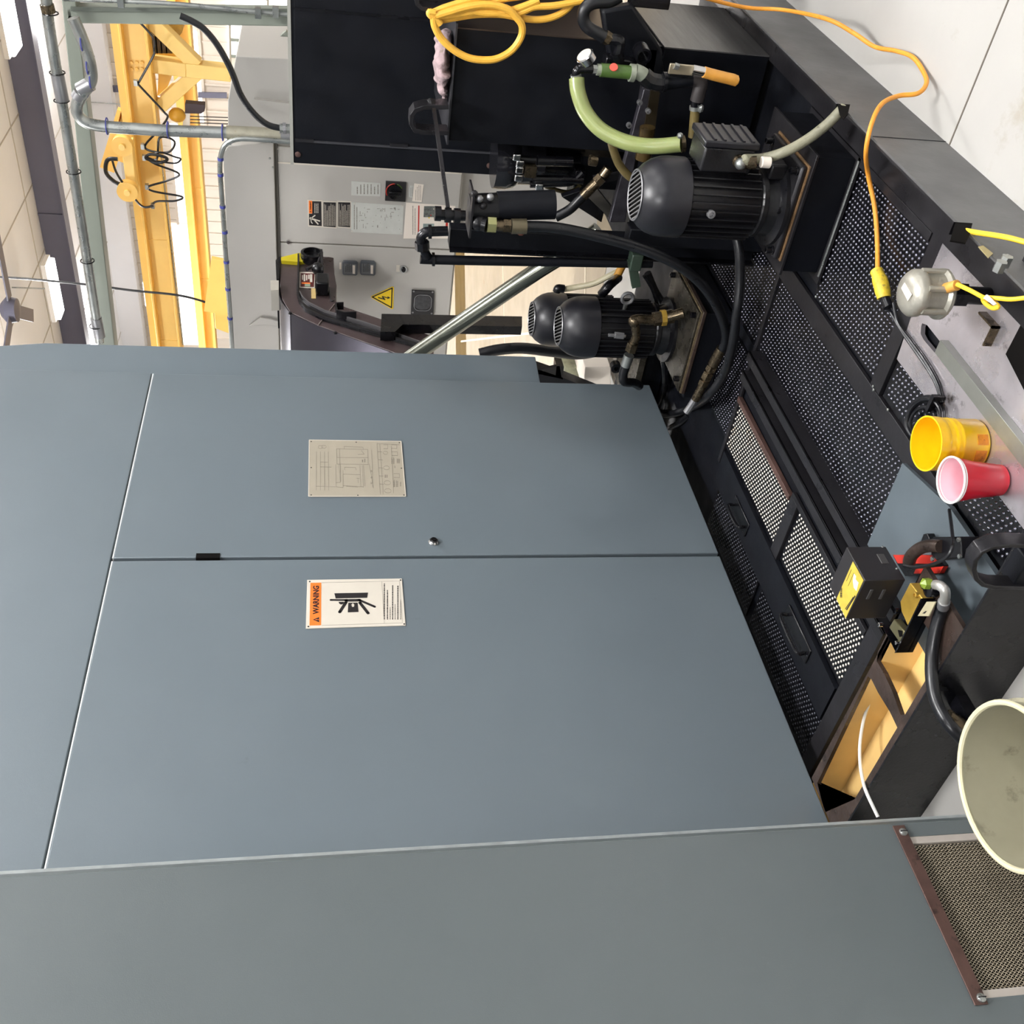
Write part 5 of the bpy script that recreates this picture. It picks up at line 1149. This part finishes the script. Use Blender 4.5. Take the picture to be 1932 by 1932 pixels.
fh = thing('pale_green_hose', 'fat translucent pale green hose sweeping from the gauge elbow to the motor', 'hose', px(1180, 265, 3.05))
MB().tube([px(1088, 148, XT), px(1091, 175, XT-.02), px(1105, 212, XT-.05), (px(1135, 246, XT-.09)), px(1180, 268, XT-.13), px(1230, 276, XT-.16), px(1286, 272, XT-.20)], .0235, 18).build('hose_run', HOSEG, fh)
MB().cyl(px(1284, 272, XT-.20), px(1291, 271, XT-.20), .026, n=18).build('hose_clamp', BRASS, fh)
MB().ball(px(1283, 256, XT-.22), .010, 8).build('clamp_screw', STEEL, fh)
ch = thing('curved_clear_hose', 'oily transparent hose curving down behind the big motor cover', 'hose', px(1180, 300, 3.2))
MB().tube([px(x, y, 3.2) for x, y in [(1152, 262), (1158, 285), (1168, 310), (1184, 330), (1196, 338)]], .014, 12).build('hose_run', CLEAR, ch)
MB().tube([px(x, y, 3.22) for x, y in [(1222, 240), (1218, 270), (1212, 300)]], .026, 12).build('amber_pipe', mat('dark_amber', (66, 52, 26), .2), ch)

# ================================================================== big black hoses
def hose(name, label, pts_, r, M=RUBBER, nm='hose_run', cat='hose'):
    t = thing(name, label, cat, pts_[0]); MB().tube(pts_, r, 12).build(nm, M, t); return t
h1 = hose('black_hose', 'long black hose looping down from the filter ferrule past the big motor', [px(x, y, X) for x, y, X in [(990, 427, 2.98), (1050, 430, 2.98), (1120, 444, 2.97), (1200, 466, 2.95), (1270, 495, 2.93), (1318, 530, 2.93), (1350, 572, 2.95), (1366, 610, 2.98), (1370, 640, 3.0), (1362, 662, 3.02)]], .0175)
MB().cyl(px(1362, 658, 3.02), px(1345, 688, 3.03), .020, n=16).build('ferrule', BRASS, h1)
for k, (a_, b_) in enumerate([((1344, 690), (1340, 698)), ((1338, 702), (1332, 714)), ((1330, 718), (1326, 726))]): MB().cyl(px(*a_, 3.03), px(*b_, 3.03), .021, n=6).build('hex_nut', BRASS, h1)
MB().cyl(px(1346, 688, 3.03), px(1312, 754, 3.04), .0165, n=14).build('nipple', STEEL if 0 else BRASS, h1)
MB().tube([px(x, y, 3.04) for x, y in [(1312, 752), (1302, 768), (1295, 778)]], .014, 10).build('braided_end', GRILLE, h1)
h2 = hose('black_hose', 'black hose hanging in a wide bend over the dimpled plates to the door foot', [px(x, y, X) for x, y, X in [(1383, 425, 3.02), (1394, 470, 2.98), (1396, 530, 2.95), (1390, 590, 2.92), (1382, 650, 2.92), (1366, 705, 2.95), (1335, 748, 3.0)]]+[py(1305, 769, 2.33), py(1278, 779, 2.42), py(1258, 782, 2.50), py(1235, 780, 2.62)], .0165)
hose('black_hose', 'short black hose rising to the back corner of the middle motor plate', [px(x, y, 3.5) for x, y in [(1222, 515), (1236, 548), (1252, 575), (1262, 600)]], .014)
hose('black_hose', 'thin black cable bundle strand behind the motor plate at the left', [px(1249, 672, 3.42), px(1254, 705, 3.42), py(1252, 745, 2.5), py(1240, 775, 2.6)], .011)
hose('black_hose', 'second thin black strand beside the door corner', [py(1256, 690, 2.30), py(1262, 720, 2.40), py(1260, 755, 2.5), py(1248, 795, 2.6)], .012)
hose('black_hose', 'short black hose lying under the wide bend near the door foot', [py(1300, 783, 2.38), py(1284, 797, 2.45), py(1268, 806, 2.55), py(1258, 815, 2.66)], .014)
hose('black_cable', 'thin black cable hooked along the foot of the black post', [px(x, y, 3.45) for x, y in [(1215, 520), (1230, 545), (1240, 575), (1245, 600)]], .007, cat='cable')

# ================================================================== orange extension cord and connector
oc = thing('orange_cord', 'orange extension cord snaking over the tank wall and floor to the connector', 'cord', pz(1634, 290, .22))
cpts = [px(1290, -15, 3.3), py(1400, 13, YF-.05), py(1480, 19, YF-.06), pz(1560, 36, .13), pz(1610, 62, .07), pz(1650, 88, .03), pz(1690, 96, .02), pz(1722, 108, .014), pz(1742, 135, .014), pz(1748, 157, .03), pz(1732, 176, .07), pz(1695, 181, .12), pz(1664, 196, .18), pz(1645, 232, .222), pz(1634, 285, .222), pz(1638, 330, .17), pz(1650, 390, .140), pz(1655, 450, .136), pz(1656, 515, .16)]
MB().tube(cpts, .0062, 10, smooth=8).build('cord_run', ORANGE, oc)
MB().tube([pz(1654, 512, .16), pz(1662, 535, .16), pz(1668, 562, .155)], [.017, .020, .020, .018], 16, smooth=4).build('taped_connector', mat('dirty_yellow_tape', (206, 178, 50), .5, var=.3, scale=60, dirt=((120, 104, 60), 80, .56)), oc)
bcord = thing('black_power_cord', 'black power cord from the yellow connector to a tied coil on the sheet', 'cord', pz(1700, 640, .14))
MB().tube([pz(1668, 560, .155), pz(1676, 580, .15)], .013, 12).build('plug_boot', BLKG, bcord)
MB().tube([pz(x, y, .142) for x, y in [(1672, 575), (1690, 605), (1712, 640), (1740, 680), (1762, 715), (1772, 740), (1776, 760)]], .0048, 8).build('cord_run', RUBBER, bcord)
MB().tube([pz(x, y, .142) for x, y in [(1686, 572), (1695, 610), (1720, 645), (1745, 680), (1768, 720), (1777, 750)]], .0045, 8).build('cord_return', RUBBER, bcord)
for k, (off, rr) in enumerate([(0, 1.0), (6, .86), (12, .70), (3, .93)]):
    c_ = [(1778, 775), (1776, 800), (1768, 822), (1745, 832), (1722, 825), (1709, 800), (1716, 772), (1732, 754), (1752, 748), (1768, 756)]
    mx_, my_ = 1745, 790
    MB().tube([pz(mx_+(x-mx_)*rr-off*.3, my_+(y-my_)*rr+off*.6, .141+k*.006) for x, y in c_], .0045, 8, closed=True).build('cord_loop', RUBBER, bcord)
p = pz(1766, 761, .15); MB().box(p.x-.006, p.x+.006, p.y-.022, p.y+.022, .137, .168).build('cord_tie', BLKG, bcord)
# yellow sensor cord
yc = thing('yellow_sensor_cord', 'bright yellow sensor cord leaving the grey housing over the tank rim', 'cord', pz(1870, 560, .2))
def fy(x, y): return (1760+x/5.68, 400+y/5.68)
MB().tube([pz(*fy(260, 775), .27), pz(*fy(400, 840), .26), pz(*fy(530, 910), .25), pz(*fy(640, 960), .25), pz(*fy(700, 1015), .25), pz(*fy(640, 1030), .25), pz(*fy(560, 975), .25), pz(*fy(550, 920), .255), pz(*fy(700, 925), .25), pz(*fy(850, 935), .24), pz(*fy(1100, 905), .22)], .0048, 10).build('cord_run', YELC, yc)
MB().prism([pz(*fy(x, y), .262) for x, y in [(590, 885), (690, 985), (670, 1000), (560, 925)]], (0, 0, .004)).build('white_tape', WHITEP, yc)
yc2 = thing('yellow_sensor_cord', 'yellow cord emerging from the second rim notch toward the right edge', 'cord', pz(1825, 432, .2))
MB().tube([pz(*fy(290, 180), .19), pz(*fy(360, 200), .205), pz(*fy(500, 225), .20), pz(*fy(700, 255), .19), pz(*fy(850, 285), .18), pz(*fy(1050, 340), .16)], .0058, 10).build('cord_run', YELC, yc2)
# cast sensor housing
T_ = pz(1706, 552, .345)
sh = thing('cast_sensor_housing', 'round cast grey sensor housing with white tag, standing on the sheet', 'housing', (T_.x, T_.y, .14))
def at(dx, dy, z): return (T_.x+dx, T_.y+dy, z)
MB().lathe([(.050, 0), (.056, .006), (.056, .012), (.048, .018), (.047, .055), (.050, .060), (.052, .064), (.052, .076), (.048, .082), (.040, .090), (.024, .094)], at(0, 0, .25), n=40).build('body', CAST, sh)
for k in range(5):
    a_ = math.radians(160+k*60); MB().cyl(at(.05*math.cos(a_), .05*math.sin(a_), .256), at(.05*math.cos(a_), .05*math.sin(a_), .318), .007, n=12).build('screw_lug', CAST, sh)
MB().cyl(at(0, 0, .14), at(0, 0, .25), .020, n=20).build('stalk', BLKG, sh)
MB().cyl(at(0, 0, .20), at(0, 0, .235), .028, n=6).build('stalk_nut', BLKG, sh)
MB().prism([(T_.x-.030, T_.y-.012, .3445), (T_.x+.012, T_.y-.018, .3445), (T_.x+.016, T_.y-.002, .3445), (T_.x-.026, T_.y+.006, .3445)], (0, 0, .0015)).build('white_tag', PAPER, sh)
q0 = pz(1765, 545, .275); q1 = pz(1785, 548, .27)
MB().cyl(pz(1750, 545, .285), pz(1768, 546, .278), .018, n=6).build('gland_nut', CAST, sh)
MB().cyl(pz(1768, 546, .278), pz(1778, 546, .275), .014, n=16).build('gland_ring', BLKG, sh)
MB().cyl(pz(1776, 546, .276), pz(1806, 538, .268), .0115, n=16).build('orange_plug', mat('orange_plug', (206, 150, 70), .45, var=.2, scale=40), sh)
# hanging yellow cord coil
co = thing('yellow_cord_coil', 'coil of orange-yellow cord hung over the tall tank beside a hook', 'cord', px(860, 40, 3.36))
XK = 3.33
def cz2(x, y): return px(780+x/4.2, y/4.2, XK)
loops = [[(110, 95), (150, 100), (250, 60), (400, 15), (560, -20), (760, -40)], [(120, 80), (180, 120), (280, 90), (420, 75), (600, 95), (760, 75), (900, 30), (990, -10)], [(170, 110), (300, 70), (450, 30), (600, 18), (740, 55), (800, 110), (850, 180), (845, 270), (780, 370), (680, 435), (580, 455), (440, 440), (320, 380), (220, 290), (165, 190), (155, 110)],
         [(200, 165), (330, 140), (500, 115), (700, 115), (860, 145), (1000, 155), (1120, 130), (1220, 70), (1280, -10)], [(190, 130), (350, 105), (560, 75), (760, 110), (870, 80), (960, 45), (1120, 35), (1340, -5)], [(210, 175), (190, 150), (130, 100), (125, 80), (170, 85)], [(320, 90), (520, 60), (700, -5), (860, -30)]]
for k, lp in enumerate(loops):
    MB().tube([cz2(x, y)+Vector((-.012*(k % 3), 0, 0)) for x, y in lp], .0105 if k != 2 else .0112, 10).build('cord_strand', mat('gold_cord', (226, 172, 62), .45, var=.12, scale=25), co)
hk = thing('flat_hook', 'dark grey flat hook plate above the yellow cord coil', 'hook', px(800, 5, 3.3))
MB().ribbon([px(x, y, 3.38) for x, y in [(784, -20), (786, 2), (795, 10), (815, 12), (850, 10), (880, 5)]], (.07, 0, 0), .012).build('bent_bar', BLKS, hk)
MB().box(*[v for v in (3.42, 3.5, px(870, 8, 3.42).y-.25, px(870, 8, 3.42).y-.0, px(955, 8, 3.42).z, px(790, 8, 3.42).z)]).build('hook_back', SIGNB, hk)

# ================================================================== cups, pail, bucket
b_ = pz(1838, 838, .14)
yp = thing('yellow_pail', 'small yellow plastic tub with ribbed collar standing on the steel sheet', 'tub', (b_.x, b_.y, .1355))
t_ = pz(1757, 845, .26)
hgt = .125; R1 = 52*dep(t_)/F; R0 = R1*.93
print('pail', R1, b_, t_)
MB().lathe([(R0*.93, 0), (R0, .008), (R0, .06), (R0*1.02, .062), (R0*1.02, .068), (R0*1.01, .070), (R0*1.035, .076), (R0*1.035, .082), (R0*1.02, .084), (R0*1.04, .09), (R0*1.04, .098), (R1*.99, .1), (R1, .11), (R1*1.01, hgt-.004), (R1*1.02, hgt), (R1*.965, hgt), (R1*.955, hgt-.008), (R1*.96, .1), (R1*.935, .094), (R1*.95, .085), (R1*.925, .078), (R1*.94, .068), (R0*.95, .06), (R0*.94, .006)], (b_.x, b_.y, .1365), n=56).build('pail_body', YBUCK, yp)
# worn label patches
def wrap(name, M, cen, r, a0, a1, z0, z1, par, n=8):
    vs = []; fs = []
    for i in range(n+1):
        a = math.radians(a0+(a1-a0)*i/n)
        for z in (z0, z1):
            for rr in (r, r+.0008): vs.append((cen[0]+math.cos(a)*rr, cen[1]+math.sin(a)*rr, z))
    for i in range(n):
        k = i*4; fs += [(k+1, k+5, k+7, k+3), (k, k+2, k+6, k+4), (k, k+4, k+5, k+1), (k+2, k+3, k+7, k+6)]
    fs += [(0, 1, 3, 2), (n*4, n*4+2, n*4+3, n*4+1)]
    return MB().add(vs, fs).build(name, M, par)
LB = mat('torn_orange_label', (206, 128, 30), .5, var=.3, scale=60, dirt=((160, 90, 30), 70, .55))
va = math.degrees(math.atan2(-b_.y, -b_.x))
wrap('torn_label', LB, b_, R0, va-42, va-14, .145, .172, yp); wrap('torn_label', LB, b_, R0, va-2, va+22, .144, .170, yp)
c0_ = pz(1886, 906, .14)
rc_ = thing('red_cup', 'red plastic cup with white rim and pale pink inside, in front of the yellow tub', 'cup', (c0_.x, c0_.y, .1355))
ct_ = pz(1787, 912, .26); RT = 45*dep(ct_)/F
print('cup', RT, c0_, ct_)
hc = .122
MB().lathe([(RT*.58, 0), (RT*.66, .004), (RT*.68, .02), (RT*.70, .022), (RT*.74, .05), (RT*.755, .052), (RT*.80, .075), (RT*.90, .10), (RT*.95, hc-.003)], (c0_.x, c0_.y, .1365), n=48, cap1=False).build('cup_wall', RED, rc_)
MB().lathe([(RT*.935, hc-.002), (RT*.86, .098), (RT*.80, .085), (RT*.81, .083), (RT*.76, .07), (RT*.77, .068), (RT*.70, .05), (RT*.66, .022), (RT*.56, .003), (.0005, .003)], (c0_.x, c0_.y, .1365), n=48, cap0=False, cap1=False).build('cup_lining', PINK, rc_)
MB().tube([(c0_.x+math.cos(2*math.pi*i/40)*RT*.965, c0_.y+math.sin(2*math.pi*i/40)*RT*.965, .1365+hc) for i in range(40)], .0024, 8, smooth=0, closed=True).build('rolled_rim', WHITEP, rc_)
MB().tube([(c0_.x+math.cos(2*math.pi*i/40)*RT*.945, c0_.y+math.sin(2*math.pi*i/40)*RT*.945, .1365+hc-.006) for i in range(40)], .0016, 8, smooth=0, closed=True).build('lower_rim', WHITEP, rc_)
bk_ = pz(1902, 1482, .36); RB = 157*dep(bk_)/F
print('bucket', RB, bk_)
bt_ = thing('cloudy_bucket', 'large cloudy olive-white bucket with grimy inside, standing on the floor', 'bucket', (bk_.x, bk_.y, 0))
MB().lathe([(RB*.82, .004), (RB*.84, .0), (RB*.95, .26), (RB*.96, .262), (RB*1.04, .265), (RB*1.04, .272), (RB*.97, .275), (RB*.975, .31), (RB*1.03, .313), (RB*1.03, .32), (RB*.985, .323), (RB*.99, .352), (RB*.955, .352), (RB*.94, .26), (RB*.81, .008), (.001, .008)], (bk_.x, bk_.y, .0), n=72, cap0=False, cap1=False).build('bucket_wall', BUCKET, bt_, sharp=50)
MB().tube([(bk_.x+math.cos(2*math.pi*i/56)*RB*.985, bk_.y+math.sin(2*math.pi*i/56)*RB*.985, .356) for i in range(56)], .0058, 8, smooth=0, closed=True).build('rim', BUCKETR, bt_)

# ================================================================== sensor box, brass block, red bracket, hoses at the tank end
ZB = .335
A1, B1, C1, D1 = pz(1598, 1030, ZB), pz(1632, 1095, ZB), pz(1596, 1167, ZB), pz(1568, 1107, ZB)
hB = ZB-px(1709, 1093, B1.x).z
print('sensor box', A1, B1, C1, D1, 'h', hB)
sb_ = thing('black_sensor_box', 'black sheet box with a yellow top label and slotted sides', 'box', (B1.x, B1.y, ZB-hB))
MB().box(B1.x, A1.x, B1.y, C1.y, ZB-hB, ZB).build('housing', SIGNB, sb_, bevel=.002)
def e6(x, y): return (1560+x/6.44, 1000+y/6.44)
MB().prism([pz(*e6(x, y), ZB) for x, y in [(320, 382), (448, 612), (232, 1072), (122, 835)]], (0, 0, .001)).build('yellow_label', YLAB, sb_)
dashes('z', ZB+.001, e6(150, 0)[0], e6(200, 0)[0], e6(0, 820)[1], e6(0, 700)[1], 1, INK, sb_, seed=61, step=1.5)
lm = MB()
for (a_, b_, w_) in [((345, 800), (240, 970), .004), ((322, 815), (225, 960), .0022), ((300, 480), (240, 620), .0012), ((330, 520), (260, 680), .0012)]:
    A_, B_ = pz(*e6(*a_), ZB+.001), pz(*e6(*b_), ZB+.001); lm.beam(A_, B_, w_, .0008)
lm.build('label_print', INK, sb_, kind='stuff')
MB().prism([pz(*e6(x, y), ZB+.001) for x, y in [(330, 530), (355, 560), (350, 600), (385, 640), (360, 740), (330, 700), (318, 620)]], (0, 0, .0006)).build('label_drawing', WHITEP, sb_)
sl_p = MB()
for x0_, in [(0,), ]: pass
p = py(*e6(690, 370), B1.y); MB().box(p.x-.012, p.x+.022, B1.y-.002, B1.y+.001, p.z-.010, p.z+.010).build('side_recess', mat('recess_grey', (62, 60, 60), .4), sb_, bevel=.003)
for q in [(520, 780), (670, 780)]:
    p = px(*e6(*q), B1.x); MB().box(B1.x-.002, B1.x+.001, p.y-.016, p.y+.016, p.z-.004, p.z+.004).build('louvre_slot', mat('slot_grey', (66, 66, 68), .4), sb_, bevel=.001)
for q in [(675, 205), (850, 470)]:
    p = py(*e6(*q), B1.y-.0005); MB().lathe([(.003, 0), (.0025, .002)], p, (0, -1, 0), 12).build('screw', STEEL, sb_)
# the bracket below with brass block: channel along the pixel axis
zc = .235
br_ = thing('brass_valve_block', 'black channel bracket holding a yellow brass valve block and threaded plugs', 'valve', pz(*e6(800, 1100), .22))
ca, cb, cc, cdd = pz(*e6(1160, 830), zc), pz(*e6(840, 1490), zc), pz(*e6(680, 1170), zc), pz(*e6(880, 760), zc)
MB().prism([ca, cb, cb+Vector((.004, .006, 0)), ca+Vector((.004, .006, 0))], (0, 0, -.045)).build('channel_side', BLKG, br_)
MB().prism([cb, cc, cc+Vector((.005, 0, 0)), cb+Vector((.005, 0, 0))], (0, 0, -.03)).build('channel_end', BLKG, br_)
MB().prism([ca, cb, cc, cdd], (0, 0, -.004)).build('channel_floor', BLKG, br_).location.z -= .03
def top_q(pts, z): return [pz(*e6(*q), z) for q in pts]
MB().prism(top_q([(1010, 640), (1160, 830), (985, 1170), (905, 990), (890, 870)], zc-.001), (0, 0, -.03)).build('brass_block', GOLD, br_, bevel=.002)
MB().prism(top_q([(815, 1080), (940, 1230), (890, 1380), (755, 1185)], zc-.006), (0, 0, -.02)).build('steel_block', mat('olive_steel', (130, 124, 92), .3, metal=.7, var=.2), br_, bevel=.002)
MB().prism(top_q([(865, 1215), (915, 1225), (920, 1290), (885, 1300)], zc-.005), (0, 0, .0008)).build('port_hole', VOID, br_)
for q, r_, M in [((1095, 790), .007, GOLD), ((1200, 650), .014, BLKG), ((860, 1370), .005, CHROME), ((655, 1150), .006, CHROME), ((850, 985), .008, BLKG)]:
    p = pz(*e6(*q), zc); MB().lathe([(r_, -.004), (r_, .006), (r_*.6, .007), (r_*.6, .002)], p, n=16).build('threaded_plug', M, br_)
MB().lathe([(.019, -.02), (.019, 0), (.016, .002)], pz(*e6(1225, 720), zc+.0), n=24).build('black_cup', BLKG, br_)
MB().lathe([(.0135, 0), (.013, .016), (.002, .024)], pz(*e6(1250, 650), zc+.0), n=6).build('green_knob', GREENG, br_)
pl2 = MB().prism(top_q([(1210, 870), (1320, 870), (1235, 1048), (1100, 1046)], zc+.002), (0, 0, -.004)).build('name_plate', mat('beige_plate', (160, 152, 124), .4, var=.1), br_, bevel=.001)
MB().prism(top_q([(1200, 985), (1215, 985), (1190, 1015), (1160, 1015)], zc+.0025), (0, 0, .0005)).build('plate_mark', INK, pl2)
ce = thing('chrome_elbow', 'bright grey elbow fitting with clamp at the head of the black hose', 'elbow', pz(*e6(1400, 800), .235))
MB().tube([pz(*e6(1325, 665), .24), pz(*e6(1380, 680), .245), pz(*e6(1430, 730), .24), pz(*e6(1440, 800), .232), pz(*e6(1425, 870), .224)], .0115, 16).build('bend', mat('satin_silver', (196, 194, 188), .3, metal=.6), ce)
MB().cyl(pz(*e6(1425, 865), .225), pz(*e6(1412, 935), .215), .0135, n=20).build('collar', GRILLE, ce)
MB().cyl(pz(*e6(1320, 870), .222), pz(*e6(1330, 915), .215), .006, n=8).build('clamp_screw', CHROME, ce)
bh = thing('thick_black_hose', 'thick black hose from the chrome elbow down over the tank end wall', 'hose', pz(1750, 1200, .2))
MB().tube([pz(*e6(1412, 930), .214), pz(*e6(1380, 1010), .212), pz(1765, 1190, .215), pz(1758, 1235, .218), pz(1758, 1280, .222), pz(1765, 1320, .225), pz(1782, 1355, .22), pz(1800, 1378, .205), pz(1816, 1396, .18)], .0145, 14).build('hose_run', RUBBER, bh)
pb2 = thing('pipe_stub', 'grey threaded pipe stub poking out beside the bucket rim', 'pipe', pz(1800, 1355, .16))
MB().cyl(pz(1787, 1350, .17), pz(1818, 1372, .13), .017, n=16).build('stub', BRASS, pb2)
MB().box(XE-.08, XE, pz(1800, 1355, .16).y-.01, pz(1800, 1355, .16).y+.03, .10, .13).build('stub_bracket', BLKG, pb2)
# red bracket with black arm
rbk = thing('red_bracket', 'red painted flat bracket under the black rounded arm', 'bracket', pz(1740, 1060, .15))
MB().prism([pz(*e6(x, y), .165) for x, y in [(805, 302), (1245, 305), (1330, 375), (1250, 410), (860, 405)]], (0, 0, -.012)).build('upper_leaf', REDP, rbk)
MB().prism([pz(*e6(x, y), .160) for x, y in [(1080, 475), (1420, 440), (1370, 525), (1055, 530)]], (0, 0, -.012)).build('lower_leaf', REDP, rbk)
MB().prism([pz(*e6(x, y), .150) for x, y in [(800, 300), (1330, 300), (1430, 430), (1370, 530), (950, 560), (860, 420)]], (0, 0, -.012)).build('base_plate', BLKG, rbk)
arm = thing('bent_pipe_arm', 'dark bent pipe arm clamped to a black channel beside the red bracket', 'pipe', pz(1740, 1040, .2))
MB().tube([pz(*e6(1000, 390), .20), pz(*e6(1030, 310), .215), pz(*e6(1130, 225), .225), pz(*e6(1260, 190), .225), pz(*e6(1380, 200), .22)], .015, 16).build('bent_pipe', BROWN, arm)
MB().prism([pz(*e6(x, y), .215) for x, y in [(1280, 85), (1620, 80), (1640, 340), (1330, 370), (1260, 300)]], (0, 0, -.05)).build('channel', BLKG, arm, bevel=.003)
for q in [(1310, 185), (1610, 120), (1620, 320), (1290, 350)]:
    p = pz(*e6(*q), .216); MB().lathe([(.006, 0), (.005, .004)], p, n=12).build('clamp_bolt', STEEL, arm)
MB().prism([pz(*e6(x, y), .170) for x, y in [(1110, 210), (1170, 50), (1220, 40), (1245, 110), (1200, 180)]], (0, 0, -.02)).build('pivot_ear', BLKG, arm, bevel=.002)
bw = thing('thin_black_cable', 'thin black cable from the red cup area curling into the sensor box', 'cable', pz(1790, 1000, .2))
MB().tube([pz(1791, 962, .15), pz(1796, 1000, .20), pz(1797, 1030, .24), pz(1785, 1052, .25), pz(1755, 1066, .25), pz(1725, 1070, .25), pz(1706, 1067, .25)], .0042, 8).build('cable_run', RUBBER, bw)
# near loop handle on the end wall
XN = XE-.02
nh = thing('loop_handle', 'large black flat-bar loop handle on the near end wall of the tank', 'handle', (XN, 1.2, .15))
L_ = [(1975, 1022), (1900, 1019), (1868, 1022), (1846, 1032), (1834, 1047), (1831, 1064), (1836, 1082), (1848, 1093), (1868, 1098), (1900, 1099), (1975, 1100)]
MB().ribbon([px(x, y, XN-.02) for x, y in L_], (.035, 0, 0), .010).build('bent_flat_bar', BLKS, nh, bevel=.002)
q0_, q1_ = px(1905, 1040, XN), px(1905, 1090, XN)
MB().box(XN-.03, XE-.001, q1_.y+.0, q0_.y, .02, px(1905, 1060, XN).z-.01).build('mounting_block', BLK, nh, bevel=.003)
bpy.context.view_layer.update()
